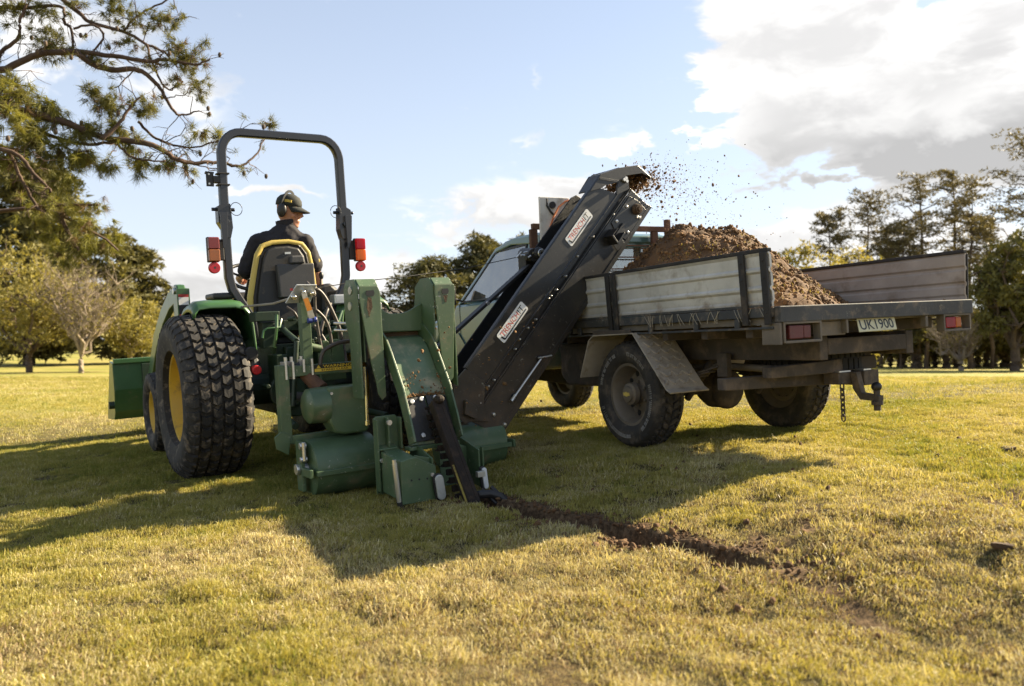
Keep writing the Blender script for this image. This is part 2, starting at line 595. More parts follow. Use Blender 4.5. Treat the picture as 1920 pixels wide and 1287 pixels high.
def trench_uv(x, y):
    """distance along and across the freshly cut trench, in the tractor's frame"""
    dx, dy = np.asarray(x) + 1.7285, np.asarray(y) - 6.6368
    a = .83239 * dx + .54941 * dy
    b = -.55189 * dx + .83372 * dy
    return a, b


def trench_mask(x, y):
    a, b = trench_uv(x, y)
    c = .345 + .086 * np.clip(-b - 2.3, 0, 4)
    wob = (fbm(b, b * 0 + 3, 6, 5, 3) - .5) * .07
    d = np.abs(a - c - wob)
    along = ss((-2.02 - b) / .12) * ss((b + 4.30) / .30)
    return d, along, a - c, b


def ground_z(x, y, detail=True):
    x = np.asarray(x, float); y = np.asarray(y, float)
    xc = np.clip(x, -7, 7); yc = np.clip(y, -1, 11)
    zt = .0585 + .0505 * (xc + 1.7285) + .0549 * (yc - 6.6368)
    zk = .2835 + .0486 * (xc - 1.6228) + .0273 * (yc - 6.4312)
    xk = .88236 * (xc - 1.6228) + .46725 * (yc - 6.4312)
    w = ss((xk + 2.2) / 1.25)
    near = zt * (1 - w) + zk * w
    f = ss((y - 8.0) / 15.0)
    f = np.maximum(f, ss((np.abs(x) - 7) / 12))
    rise = .036 * np.clip(y - 52, 0, 120) * ss((2 - x) / 30) + .010 * np.clip(y - 60, 0, 200) * ss((x - 5) / 30)
    z = near * (1 - f) + (.10 + rise) * f
    if detail:
        z = z + (fbm(x, y, .8, 2, 3) - .5) * .03 + ((fbm(x, y, 3.6, 12, 3) - .5) * .065 + (fbm(x, y, 9.0, 19, 2) - .5) * .030) * ss((9 - y) / 4) * (1 - .9 * np.exp(-(trench_mask(x, y)[0] / .22) ** 2) * ss((-1.6 - trench_uv(x, y)[1]) / .4))
        d, al, s, b = trench_mask(x, y)
        hw = .056 + .018 * (fbm(b, b * 0 + 9, 5, 8, 2) - .5)
        groove = ss((hw + .022 - d) / .03) * al
        side = np.exp(-((d - .11) / .045) ** 2) * al
        z = z - .24 * groove + side * (.004 + .025 * np.clip(fbm(x, y, 9, 4, 3) - .42, 0, 1))
        end = np.exp(-(((s) / .16) ** 2 + ((b + 4.36) / .16) ** 2))
        z = z + end * (.0 + .05 * np.clip(fbm(x, y, 8, 14, 3) - .3, 0, 1))
    return z


def gz(x, y):
    return float(ground_z(x, y))

# ------------------------------------------------------------------ the ground
def lawn_mat():
    m = bpy.data.materials.new('mown_field')
    m.use_nodes = True
    t = NT(m.node_tree)
    out = t.n('ShaderNodeOutputMaterial')
    p = t.n('ShaderNodeBsdfPrincipled')
    t.link(p.outputs[0], out.inputs[0])
    p.inputs['Roughness'].default_value = .95
    p.inputs['Specular IOR Level'].default_value = .15
    g = t.n('ShaderNodeNewGeometry')
    pos = g.outputs['Position']
    patch = t.noise(pos, .22, 5, .6)
    mid = t.noise(pos, 1.7, 6, .65)
    fine = t.noise(pos, 30, 6, .7)
    c = t.mix(t.rng(patch, .36, .64), (.22, .225, .045), (.33, .28, .085))
    c = t.mix(t.rng(mid, .52, .75, 0, .7), c, (.31, .24, .10))
    c = t.mix(t.rng(fine, .45, .75, 0, .75), c, (.11, .10, .032))
    at = t.n('ShaderNodeAttribute', attribute_name='soil')
    soil = t.mix(t.rng(fine, .35, .7), (.060, .037, .020), (.19, .12, .065))
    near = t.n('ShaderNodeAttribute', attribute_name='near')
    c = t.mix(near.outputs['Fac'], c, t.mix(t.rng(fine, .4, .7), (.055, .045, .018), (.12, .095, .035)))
    c = t.mix(at.outputs['Fac'], c, soil)
    t.link(c, p.inputs['Base Color'])
    b = t.n('ShaderNodeBump')
    b.inputs['Strength'].default_value = .9
    b.inputs['Distance'].default_value = .05
    t.link(t.math('ADD', t.math('MULTIPLY', mid, .5), t.math('MULTIPLY', fine, .35)), b.inputs['Height'])
    t.link(b.outputs[0], p.inputs['Normal'])
    return m


def soil_amount(x, y):
    d, al, s, b = trench_mask(x, y)
    n = fbm(x, y, 7, 21, 4)
    d2 = np.abs(s - .045 - (fbm(b, b * 0 + 3, 6, 5, 3) - .5) * .07)
    core = np.maximum(ss((.10 * (.25 + n) - d + .025) / .04), ss((.36 * (n - .14) - d2 + .02) / .06)) * al
    end = np.exp(-((s / .20) ** 2 + ((b + 4.36) / .20) ** 2)) * ss((n - .30) / .2)
    patches = ss((fbm(x, y, 1.6, 33, 4) - .565) / .08) * .85 * ss((x + .5) / 1.2) * ss((5.2 - y) / 1.5)
    return np.clip(core + end + patches, 0, 1)


def axis_vals(lo, hi, step, far, grow=1.22):
    v = list(np.arange(lo, hi + 1e-6, step))
    a, s = hi, step
    while a < far[1]:
        s *= grow; a += s; v.append(a)
    a, s = lo, step
    while a > far[0]:
        s *= grow; a -= s; v.insert(0, a)
    return np.array(v)


def build_ground():
    # one sheet: 3 cm cells where the trench runs, growing towards the horizon
    xs = axis_vals(-.9, 2.0, .03, (-900, 900))
    ys = axis_vals(2.6, 5.6, .03, (-60, 1500))
    X, Y = np.meshgrid(xs, ys)
    Z = ground_z(X, Y)
    nx, ny = len(xs), len(ys)
    vs = np.stack([X.ravel(), Y.ravel(), Z.ravel()], 1)
    i = np.arange(nx * ny).reshape(ny, nx)
    fs = np.stack([i[:-1, :-1].ravel(), i[:-1, 1:].ravel(), i[1:, 1:].ravel(), i[1:, :-1].ravel()], 1)
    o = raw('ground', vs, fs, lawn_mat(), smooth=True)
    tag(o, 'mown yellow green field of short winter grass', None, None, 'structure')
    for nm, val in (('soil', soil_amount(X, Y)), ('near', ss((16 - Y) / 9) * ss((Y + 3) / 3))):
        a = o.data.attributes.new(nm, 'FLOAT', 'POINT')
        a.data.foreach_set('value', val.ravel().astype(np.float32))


build_ground()


# ------------------------------------------------------------------ grass
def blade_mat(name, a, b, trans=.36):
    m = bpy.data.materials.new(name)
    m.use_nodes = True
    t = NT(m.node_tree)
    out = t.n('ShaderNodeOutputMaterial')
    oi = t.n('ShaderNodeObjectInfo')
    g = t.n('ShaderNodeNewGeometry')
    f = t.math('ADD', t.math('MULTIPLY', oi.outputs['Random'], .6), t.math('MULTIPLY', g.outputs['Random Per Island'], .4))
    c = t.mix(f, a, b)
    d = t.n('ShaderNodeBsdfPrincipled')
    t.link(c, d.inputs['Base Color'])
    d.inputs['Roughness'].default_value = .5
    d.inputs['Specular IOR Level'].default_value = .3
    tr = t.n('ShaderNodeBsdfTranslucent')
    t.link(t.mix(1.0, c, (1.2, 1.1, .6), 'MULTIPLY'), tr.inputs[0])
    mx = t.n('ShaderNodeMixShader')
    mx.inputs[0].default_value = trans
    t.link(d.outputs[0], mx.inputs[1]); t.link(tr.outputs[0], mx.inputs[2])
    t.link(mx.outputs[0], out.inputs[0])
    return m


def tuft(name, m, n, h, w, spread, lean, rs):
    vs, fs = [], []
    for k in range(n):
        a = rs.uniform(0, 2 * math.pi)
        px, py = rs.normal(0, spread), rs.normal(0, spread)
        hh = h * rs.uniform(.55, 1.25)
        ln = lean * rs.uniform(.2, 1.4)
        b = rs.uniform(0, 2 * math.pi)
        dx, dy = math.cos(b) * ln * hh, math.sin(b) * ln * hh
        wx, wy = math.cos(a) * w / 2, math.sin(a) * w / 2
        z1, z2 = hh * .55, hh * max(.15, 1 - .35 * ln)
        i = len(vs)
        vs += [(px - wx, py - wy, -.004), (px + wx, py + wy, -.004),
               (px + dx * .4 + wx * .85, py + dy * .4 + wy * .85, z1), (px + dx * .4 - wx * .85, py + dy * .4 - wy * .85, z1),
               (px + dx, py + dy, z2)]
        fs += [(i, i + 1, i + 2, i + 3), (i + 3, i + 2, i + 4)]
    me = bpy.data.meshes.new(name)
    me.from_pydata(vs, [], fs)
    me.materials.append(m)
    return bpy.data.objects.new(name, me)


def build_grass():
    col = bpy.data.collections.new('grass_tufts')       # not linked to the scene: only instanced
    gm = [blade_mat('grass_green', (.12, .155, .028), (.30, .295, .06)),
          blade_mat('grass_yellow_green', (.21, .195, .045), (.48, .42, .13)),
          blade_mat('grass_straw', (.33, .275, .115), (.70, .62, .36), .3),
          blade_mat('grass_brown', (.15, .10, .05), (.36, .26, .13), .25)]
    rs = np.random.default_rng(3)
    spec = [(0, 9, .034, .0038, .018, .55), (0, 8, .042, .0036, .016, .5), (1, 9, .033, .0038, .018, .65), (1, 9, .029, .0040, .022, .8),
            (2, 8, .032, .0032, .022, 1.0), (2, 7, .028, .0034, .026, 1.5), (3, 8, .026, .0036, .024, 1.3), (1, 9, .039, .0036, .016, .55)]
    for j, (mi, n, h, w, sp, ln) in enumerate(spec):
        ob = tuft('tuft_%d' % j, gm[mi], n, h, w, sp, ln, rs)
        col.objects.link(ob)

    def points(n, y0, y1, half, power):
        yy = (y0 ** power + rs.uniform(0, 1, n) * (y1 ** power - y0 ** power)) ** (1 / power)
        xx = rs.uniform(-1, 1, n) * (half * yy + 1.3)
        return xx, yy
    x1, y1 = points(330000, 1.3, 8.5, .80, 1.5)
    x2, y2 = points(135000, 8.5, 34, .80, 1.15)
    x = np.concatenate([x1, x2]); y = np.concatenate([y1, y2])
    soil = soil_amount(x, y)
    d, al, s, b = trench_mask(x, y)
    keep = (rs.uniform(0, 1, len(x)) > soil * 1.05) & ~((d < .070) & (al > .5))
    # bare where the tyres press the lawn flat
    x, y = x[keep], y[keep]
    z = ground_z(x, y)
    n = len(x)
    # which sort of grass grows where: broad dry patches, lush streaks
    pn = fbm(x, y, .75, 41, 4); pf = fbm(x, y, 4.5, 51, 3)
    dry = np.exp(-(((x - .75) / 1.0) ** 2 + ((y - 3.25) / .75) ** 2)) * .34 + np.exp(-(((x + 1.9) / .6) ** 2 + ((y - 2.9) / .55) ** 2)) * .22 \
        + np.exp(-(((x - 2.0) / .7) ** 2 + ((y - 3.0) / .8) ** 2)) * .24
    q = pn * .72 + pf * .38 + dry + rs.normal(0, .085, n) + .04
    idx = np.where(q < .44, rs.choice([0, 1, 7], n), np.where(q < .60, rs.choice([2, 3, 7, 2], n), np.where(q < .72, rs.choice([3, 4, 2, 5], n), rs.choice([4, 5, 6], n)))).astype(np.int32)
    lump = np.clip((fbm(x, y, 7.0, 81, 3) - .5) * 1.9 + .5, 0, 1.1)
    brown = (np.exp(-(((x - .85) / .95) ** 2 + ((y - 2.95) / .55) ** 2)) + .8 * np.exp(-(((x + 1.75) / .5) ** 2 + ((y - 2.75) / .5) ** 2)) + .7 * np.exp(-(((x - 2.2) / .7) ** 2 + ((y - 3.4) / .7) ** 2))) * (.35 + 1.1 * fbm(x, y, 2.6, 95, 4))
    idx = np.where(rs.uniform(0, 1, n) < brown * .88, rs.choice([6, 6, 5, 3], n), idx).astype(np.int32)
    sc = rs.uniform(.6, 1.25, n) * (.42 + .72 * lump) * np.where(y < 8.5, 1.0 - .10 * ss((3.4 - y) / 1.4), 1.15 + (y - 8.5) * .05)
    rotv = np.stack([rs.normal(0, .12, n), rs.normal(0, .12, n), rs.uniform(0, 6.283, n)], 1)
    me = bpy.data.meshes.new('grass')
    me.vertices.add(n)
    me.vertices.foreach_set('co', np.stack([x, y, z], 1).astype(np.float32).ravel())
    for nm, ty, arr in (('tidx', 'INT', idx), ('tscale', 'FLOAT', sc.astype(np.float32))):
        a = me.attributes.new(nm, ty, 'POINT'); a.data.foreach_set('value', arr)
    a = me.attributes.new('trot', 'FLOAT_VECTOR', 'POINT'); a.data.foreach_set('vector', rotv.astype(np.float32).ravel())
    o = bpy.data.objects.new('grass', me)
    COL.objects.link(o)
    tag(o, 'short dry yellow green grass blades covering the field', None, None, 'stuff')
    ng = bpy.data.node_groups.new('grass_scatter', 'GeometryNodeTree')
    ng.interface.new_socket('Geometry', in_out='INPUT', socket_type='NodeSocketGeometry')
    ng.interface.new_socket('Geometry', in_out='OUTPUT', socket_type='NodeSocketGeometry')
    N = ng.nodes
    gi, go = N.new('NodeGroupInput'), N.new('NodeGroupOutput')
    m2p = N.new('GeometryNodeMeshToPoints')
    iop = N.new('GeometryNodeInstanceOnPoints')
    ci = N.new('GeometryNodeCollectionInfo')
    ci.inputs[0].default_value = col
    ci.inputs['Separate Children'].default_value = True
    ci.inputs['Reset Children'].default_value = True
    iop.inputs['Pick Instance'].default_value = True

    def attr(nm, ty):
        nd = N.new('GeometryNodeInputNamedAttribute')
        nd.data_type = ty
        nd.inputs[0].default_value = nm
        return nd.outputs[0]
    L = ng.links.new
    L(gi.outputs[0], m2p.inputs[0]); L(m2p.outputs[0], iop.inputs['Points'])
    L(ci.outputs[0], iop.inputs['Instance'])
    L(attr('tidx', 'INT'), iop.inputs['Instance Index'])
    L(attr('trot', 'FLOAT_VECTOR'), iop.inputs['Rotation'])
    L(attr('tscale', 'FLOAT'), iop.inputs['Scale'])
    L(iop.outputs[0], go.inputs[0])
    md = o.modifiers.new('scatter', 'NODES')
    md.node_group = ng


build_grass()


# ------------------------------------------------------------------ soil clods
def clod_mesh(rs, n=10, m=6, rough=.35):
    g = G()
    g.ell((0, 0, 0), (1, 1, .75), n, m)
    off = rs.uniform(-50, 50, 3)
    vs = []
    for p in g.v:
        v = Vector(p)
        k = 1 + rough * mnoise.noise(v * 1.3 + Vector(off)) * 1.6 + rough * .6 * mnoise.noise(v * 3.1 + Vector(off))
        vs.append(tuple(v * k))
    return np.array(vs), g.f


def chunk_cloud(name, m, pts, sizes, rs, parent=None, nvar=6, off=(0, 0, 0), squash=None, n=7, mm=4):
    """many small clods joined into one mesh"""
    var = []
    for _ in range(nvar):
        v, f = clod_mesh(rs, n, mm, .45)
        tri = []
        for q in f:
            tri += [(q[0], q[1], q[2]), (q[0], q[2], q[3])]
        var.append((v, np.array(tri)))
    VV, FF, b = [], [], 0
    for p, s in zip(pts, sizes):
        v, f = var[rs.integers(nvar)]
        E = np.array(Euler(rs.uniform(0, 6.28, 3)).to_matrix())
        k = np.array([s, s, s]) * rs.uniform(.6, 1.3, 3)
        VV.append((v * k) @ E.T + np.asarray(p) - np.asarray(off)); FF.append(f + b); b += len(v)
    return raw(name, np.concatenate(VV), np.concatenate(FF), m, parent)


def build_soil():
    rs = np.random.default_rng(11)
    # crumbs thrown along both lips of the trench
    pts, sz = [], []
    ux, uy = np.array([.83239, .54941]), np.array([-.55189, .83372])
    for _ in range(1000):
        b = rs.uniform(-4.5, -2.0)
        a = .345 + .086 * max(0, -b - 2.3) + rs.choice([-1, 1]) * (.065 + abs(rs.normal(.0, .10)))
        if b < -4.2:
            a += rs.normal(0, .12)
        x = -1.7285 + a * ux[0] + b * uy[0]; y = 6.6368 + a * ux[1] + b * uy[1]
        s = abs(rs.normal(0, .006)) * (1.8 if rs.random() < .08 else 1) + .003
        pts.append((x, y, gz(x, y) + s * .3)); sz.append(s)
    for _ in range(260):      # strays over the lawn to the right of the trench
        x, y = rs.uniform(-.2, 5.5), rs.uniform(2.6, 8.5)
        s = abs(rs.normal(0, .006)) + .004
        pts.append((x, y, gz(x, y) + .012)); sz.append(s)
    o = chunk_cloud('soil_crumbs', M['soil'], pts, sz, rs)
    tag(o, 'loose brown soil crumbs scattered along the trench edges', None, None, 'stuff')
    spots = [  # x, y, size, label
        (3.07, 5.05, .060, 'largest brown soil clod, on the grass at the right edge below the truck'),
        (1.88, 3.12, .050, 'wide dark turf clod on the grass at the lower right edge'),
        (1.30, 3.62, .024, 'small soil clod on sunlit grass between the trench and the truck shadow'),
        (1.48, 3.12, .034, 'soil clod on patchy grass right of the trench end'),
        (1.02, 3.20, .026, 'flat crumb of turf lying close to the right lip of the trench'),
        (.00, 3.50, .024, 'small reddish soil clod left of the trench in the foreground grass'),
        (-.21, 3.72, .022, 'round tan clod on grass below the trencher blade'),
        (3.40, 6.75, .045, 'dark clod on the far grass right of the towball'),
        (6.7, 12.7, .060, 'dark clod on far grass beyond the hanging chain'),
        (1.72, 4.45, .024, 'thin turf scrap on the grass below the truck tail'),
        (.53, 2.72, .026, 'brown turf scrap lying flat in the dry foreground grass'),
        (.86, 2.98, .024, 'crumbly soil lump at the near end of the trench'),
        (.74, 3.05, .020, 'small soil lump beside the near end of the trench'),
    ]
    for x, y, s, lab in spots:
        v, f = clod_mesh(rs, 12, 8, .38)
        g = G(); g.add(v * np.array([s, s * .9, s * .55]), f)
        o = g.build('soil_clod', M['soil_dark'] if s > .03 else M['soil_dry'], smooth=60)
        o.location = (x, y, gz(x, y) - s * .06); o.rotation_euler = (rs.uniform(-.3, .3), rs.uniform(-.3, .3), rs.uniform(0, 6))
        tag(o, lab, 'soil clod', 'soil clods on the grass')


build_soil()

# ------------------------------------------------------------------ wheels
def wheel_parts(parent, c, D, w, rimr, side, tyre_m, rim_m, tread, lugs, name='wheel', hub_m=None, dish=.5, letters=False, holes=0):
    """a wheel with its axle along x; `side` is -1 when its outer face looks to -x. wheel > tyre, tread, rim"""
    R_ = D / 2
    sh = .055 if D > 1 else .035
    hw = w / 2
    lug_h = .026 if D > 1 else (.014 if tread != 'ribs' else .010)
    Rc = R_ - lug_h
    prof = [(-hw * .62, rimr), (-hw * .90, rimr + .02), (-hw * 1.0, (rimr + Rc) / 2), (-hw * .985, Rc - sh * 1.5), (-hw * .90, Rc - sh * .55), (-hw * .72, Rc - sh * .12),
            (-hw * .4, Rc - .004), (0, Rc), (hw * .4, Rc - .004), (hw * .72, Rc - sh * .12), (hw * .90, Rc - sh * .55), (hw * .985, Rc - sh * 1.5), (hw * 1.0, (rimr + Rc) / 2),
            (hw * .90, rimr + .02), (hw * .62, rimr)]
    g = G(); g.lathe(prof, (0, 0, 0), 'x', 64)
    wobj = thing(name, None, None); wobj.parent = parent; wobj.location = c
    g.build('tyre', tyre_m, wobj, smooth=50)

    def surf(a):   # tread radius across the tyre
        return float(np.interp(a, [p[0] for p in prof[2:13]], [p[1] for p in prof[2:13]]))
    t = G()
    N = lugs

    def lug(poly, th0, h0, h1):
        n = len(poly)
        vs = []
        for hh, kk in ((h0, 1.0), (h1, .86)):
            ca = sum(p[0] for p in poly) / n; cs = sum(p[1] for p in poly) / n
            for a, s in poly:
                a2, s2 = ca + (a - ca) * kk, cs + (s - cs) * kk
                r = surf(a2) + hh
                th = th0 + s2 / R_
                vs.append((a2, r * math.sin(th), r * math.cos(th)))
        t.add(vs, [tuple(range(n, 2 * n)), tuple(range(n))[::-1]] + [(i, (i + 1) % n, n + (i + 1) % n, n + i) for i in range(n)])
    pitch = 2 * math.pi * R_ / N
    if tread == 'turf':
        cw = w * .152
        for k in range(N):
            th = 2 * math.pi * k / N
            for j, ca in enumerate((-cw * 1.56, -cw * .52, cw * .52, cw * 1.56)):
                stg = (.5 if j % 2 == 1 else 0) * pitch
                sgn = 1
                a0, a1, L = ca - cw * .45, ca + cw * .45, pitch * .36
                v = .013 * sgn
                lug([(a0, -L + v), (ca, -L - v * .6), (a1, -L + v), (a1, L + v), (ca, L - v * .6), (a0, L + v)], th + stg / R_, -.004, lug_h)
            for sg in (-1, 1):
                a0, a1 = sg * cw * 2.14, sg * hw * .985
                L = pitch * .36
                lug([(a0, -L), (a0 + sg * .03, -L - .010), (a1, -L * .8), (a1, L * .62), (a0 + sg * .03, L - .010), (a0, L)], th + .5 * pitch / R_, -.006, lug_h * .9)
    elif tread == 'terrain':
        cw = w * .21
        for k in range(N):
            th = 2 * math.pi * k / N
            for j, ca in enumerate((-cw * .55, cw * .55)):
                L = pitch * .36
                sk = .012 * (1 if j else -1)
                lug([(ca - cw * .44, -L - sk), (ca + cw * .44, -L + sk), (ca + cw * .40, L + sk), (ca - cw * .40, L - sk)], th + (.5 * pitch / R_ if j else 0), -.004, lug_h)
            for sg in (-1, 1):
                a0, a1 = sg * cw * 1.22, sg * hw * .985
                L = pitch * (.38 if k % 2 else .30)
                lug([(a0, -L), (a1, -L), (a1, L * .9), (a0, L)], th, -.005, lug_h)
    else:
        for k in range(N):
            th = 2 * math.pi * k / N
            for sg in (-1, 1):
                L = pitch * .30
                lug([(sg * .01, -L), (sg * hw * .95, -L + .03), (sg * hw * .95, L + .03), (sg * .01, L)], th + (.5 * pitch / R_ if sg > 0 else 0), -.004, lug_h)
    t.build('tread', tyre_m, wobj)['kind'] = 'stuff'
    # rim: dished disc with a rolled flange
    r = G()
    s = side
    depth = w * .5 * dish
    rp = [(s * hw * .66, rimr + .012), (s * hw * .72, rimr + .010), (s * hw * .70, rimr - .012), (s * hw * .50, rimr - .028), (s * (hw * .66 - depth), rimr - .05),
          (s * (hw * .66 - depth), rimr * .62), (s * (hw * .66 - depth * .80), rimr * .50), (s * (hw * .66 - depth * .75), rimr * .30), (s * (hw * .66 - depth * .55), rimr * .27),
          (s * (hw * .66 - depth * .50), rimr * .10), (s * (hw * .66 - depth * .50), .001)]
    r.lathe(rp, (0, 0, 0), 'x', 48)
    r.lathe([(-s * hw * .62, rimr + .01), (-s * hw * .55, rimr - .02), (s * (hw * .66 - depth), rimr - .05)], (0, 0, 0), 'x', 40)
    ro = r.build('rim', rim_m, wobj, smooth=40)
    if holes:
        hb = G()
        xo = s * (hw * .66 - depth) + s * .002
        for k in range(holes):
            a = 2 * math.pi * (k + .5) / holes
            cy, cz = math.sin(a) * rimr * .68, math.cos(a) * rimr * .68
            pts = []
            for q in range(10):
                b = 2 * math.pi * q / 10
                pr_, pt = math.cos(b) * rimr * .105, math.sin(b) * rimr * .085
                pts.append((cy + math.sin(a) * pr_ + math.cos(a) * pt, cz + math.cos(a) * pr_ - math.sin(a) * pt))
            hb.prism(pts, 'x', xo, xo + s * .004)
        hb.build('vent_hole', M['sticker_black'], wobj)['kind'] = 'stuff'
    nb = G()
    for k in range(6 if D < 1 else 8):
        a = 2 * math.pi * k / (6 if D < 1 else 8)
        rr = rimr * .40
        xx = s * (hw * .66 - depth * .78)
        nb.cyl((xx, rr * math.sin(a), rr * math.cos(a)), (xx + s * .022, rr * math.sin(a), rr * math.cos(a)), .012, 6)
    nb.build('wheel_nut', hub_m or M['bolt'], wobj)['kind'] = 'stuff'
    if letters:
        lb = G()
        rr_ = random.Random(5)
        for seg in ((.35, 1.35), (1.9, 3.3), (3.7, 5.0), (5.4, 6.1)):
            a = seg[0]
            while a < seg[1]:
                ln = rr_.uniform(.018, .034)
                r0, r1 = rimr + (Rc - rimr) * .42, rimr + (Rc - rimr) * .58
                xx = s * (hw * 1.0 + .001)
                for (ra, rb, ta, tb) in ((r0, r1, a, a + .009), (r1 - .006, r1, a, a + ln * .8), (r0, r1, a + ln * .8, a + ln * .8 + .008)):
                    if rr_.random() < .25:
                        continue
                    lb.hexa([(xx - s * .004, ra * math.sin(ta), ra * math.cos(ta)), (xx - s * .004, rb * math.sin(ta), rb * math.cos(ta)), (xx - s * .004, rb * math.sin(tb), rb * math.cos(tb)), (xx - s * .004, ra * math.sin(tb), ra * math.cos(tb)),
                             (xx + s * .002, ra * math.sin(ta), ra * math.cos(ta)), (xx + s * .002, rb * math.sin(ta), rb * math.cos(ta)), (xx + s * .002, rb * math.sin(tb), rb * math.cos(tb)), (xx + s * .002, ra * math.sin(tb), ra * math.cos(tb))])
                a += ln + .022
        lb.build('raised_marks', M['white_rubber'], wobj)['kind'] = 'stuff'
    return wobj


M['white_rubber'] = mat('scuffed_white_rubber', (.26, .245, .22), .8, 0, (.07, .06, .05), .4, 30)


def arc(cx, cy, r, a0, a1, n):
    return [(cx + r * math.cos(math.radians(a0 + (a1 - a0) * i / n)), cy + r * math.sin(math.radians(a0 + (a1 - a0) * i / n))) for i in range(n + 1)]


RRECT = [(-.5, -.36), (-.36, -.5), (.36, -.5), (.5, -.36), (.5, .36), (.36, .5), (-.36, .5), (-.5, .36)]


# ------------------------------------------------------------------ the tractor
def build_tractor():
    t = thing('tractor', 'green compact tractor with yellow wheels and black roll bar, driver at the wheel', 'tractor', T4)
    Z0 = .012
    for sx in (-1, 1):
        wheel_parts(t, (sx * .712, 0, .62 - .008), 1.24, .4835, .335, sx, M['rubber'], M['yellow'], 'turf', 42, 'rear_wheel', dish=.55)
    for sx in (-1, 1):
        wheel_parts(t, (sx * .70, 1.62, .375), .75, .27, .20, sx, M['rubber'], M['yellow'], 'ribs', 22, 'front_wheel', dish=.45)
    # transmission, axle housings, front axle
    g = G()
    g.box(-.19, .19, -.42, .95, .42, .95)
    g.box(-.15, .15, .9, 2.2, .42, .70)
    g.cyl((-.50, 0, .62), (.50, 0, .62), .12, 16)
    g.cyl((-.20, -.42, .62), (-.20, -.46, .62), .14, 16)
    g.box(-.62, .62, 1.55, 1.69, .33, .46)
    g.build('transmission', M['green_dark'], t, bevel=.012)
    g = G()     # castings, valve blocks and pipework behind the seat
    rr = random.Random(2)
    for bx in ((-.42, -.24, -.66, -.5, 1.18, 1.27), (-.36, -.27, -.62, -.5, .98, 1.19), (-.20, -.05, -.60, -.45, 1.10, 1.20), (-.02, .16, -.62, -.44, 1.02, 1.22), (.02, .12, -.70, -.5, .72, 1.0),
               (-.24, .20, -.52, -.40, .70, 1.02), (.22, .34, -.60, -.5, .9, 1.1), (-.30, -.22, -.72, -.5, .60, .95)):
        g.box(bx[0], bx[1], bx[2] + .17, bx[3] + .17, bx[4] - .03, bx[5] - .05)
    for _ in range(16):
        x, z = rr.uniform(-.40, .25), rr.uniform(.72, 1.28)
        g.cyl((x, -.44, z - .06), (x, -.54 - rr.uniform(0, .05), z - .06), rr.uniform(.012, .028), 8)
    for s in (-1, 1):
        g.tube([(s * .22, -.40, 1.12), (s * .24, -.62, 1.06), (s * .27, -.92, 1.0)], .022, 8)     # lift arms
        g.tube([(s * .27, -.92, 1.0), (s * .33, -.95, .55)], .018, 8)
        g.tube([(s * .25, -.35, .46), (s * .34, -1.0, .42)], .026, 8)
    g.build('hydraulic_block', M['green_dark'], t, bevel=.006)
    g = G()
    g.tube([(-.41, -.6, 1.03), (-.40, -.6, 1.08), (-.37, -.6, 1.095), (-.28, -.6, 1.10), (-.25, -.55, 1.16)], .009, 6)
    g.build('hydraulic_pipe', M['green'], t, smooth=50); g = G()
    g.tube([(-.36, -.7, .96), (-.34, -.72, 1.10), (-.33, -.7, 1.19)], .012, 6)
    g.build('hydraulic_pipe', M['green'], t, smooth=50); g = G()
    g.tube([(.04, -.68, 1.0), (.10, -.74, 1.08), (.18, -.66, 1.2)], .010, 6)
    g.build('hydraulic_pipe', M['green'], t, smooth=50)
    g = G()
    g.tube([(-.24, -.7, .60), (-.22, -1.0, .60)], .035, 10)
    g.cyl((-.22, -1.0, .60), (-.22, -1.06, .60), .055, 12)
    g.build('drive_shaft', M['plastic'], t, smooth=50)
    g = G(); g.cyl((-.44, -.46, .80), (-.44, -.52, .80), .036, 16); g.build('coupler_cap', M['red'], t, bevel=.008)
    g = G(); g.cyl((-.46, -.42, .92), (-.46, -.48, .92), .050, 14); g.cyl((-.43, -.40, .87), (-.44, -.46, .80), .045, 12); g.build('trailer_socket', M['plastic'], t, bevel=.006)
    # bonnet, dash, floor
    g = G()
    g.prism([(1.12, .70), (1.12, 1.20), (1.35, 1.30), (1.9, 1.26), (2.35, 1.14), (2.48, 1.0), (2.48, .62)], 'x', -.29, .29)
    g.build('bonnet', M['green'], t, bevel=.05)
    g = G(); g.prism([(.86, .9), (.86, 1.28), (.98, 1.43), (1.12, 1.43), (1.22, 1.30), (1.16, .9)], 'x', -.30, .30); g.build('dash_cowl', M['plastic'], t, bevel=.03)
    g = G(); g.box(-.50, .50, .30, .98, .62, .66); g.build('platform', M['plastic'], t, bevel=.01)
    g = G()
    ring = [(.20 * math.cos(a) + .02, .78 + .20 * math.sin(a) * .80, 1.52 + .20 * math.sin(a) * .60) for a in np.linspace(0, 2 * math.pi, 33)[:-1]]
    g.sweep(ring, [(math.cos(k) * .016, math.sin(k) * .016) for k in np.linspace(0, 2 * math.pi, 9)[:-1]], close=True, up=(0, -.6, .8))
    for a in (.5, 2.6, 4.7):
        g.tube([(.02, .80, 1.49), (.20 * math.cos(a) + .02, .78 + .16 * math.sin(a), 1.52 + .12 * math.sin(a))], .011, 6)
    g.tube([(.02, .80, 1.49), (.02, .98, 1.30)], .025, 8)
    so = g.build('steering_wheel', M['plastic'], t, smooth=50)
    so.location = (-.10, -.02, .03)
    # fenders: a rolled sheet with rounded shoulders, its tail kept short over the tyre
    prof = [(.50, .98), (.42, 1.14), (.30, 1.25), (.15, 1.315), (.0, 1.335), (-.10, 1.328), (-.165, 1.305), (-.195, 1.270)]
    across = [(.790, -.085), (.776, -.035), (.740, -.008), (.66, .0), (.48, .0), (.415, -.015), (.372, -.060), (.352, -.140), (.346, -.28), (.346, -.50)]
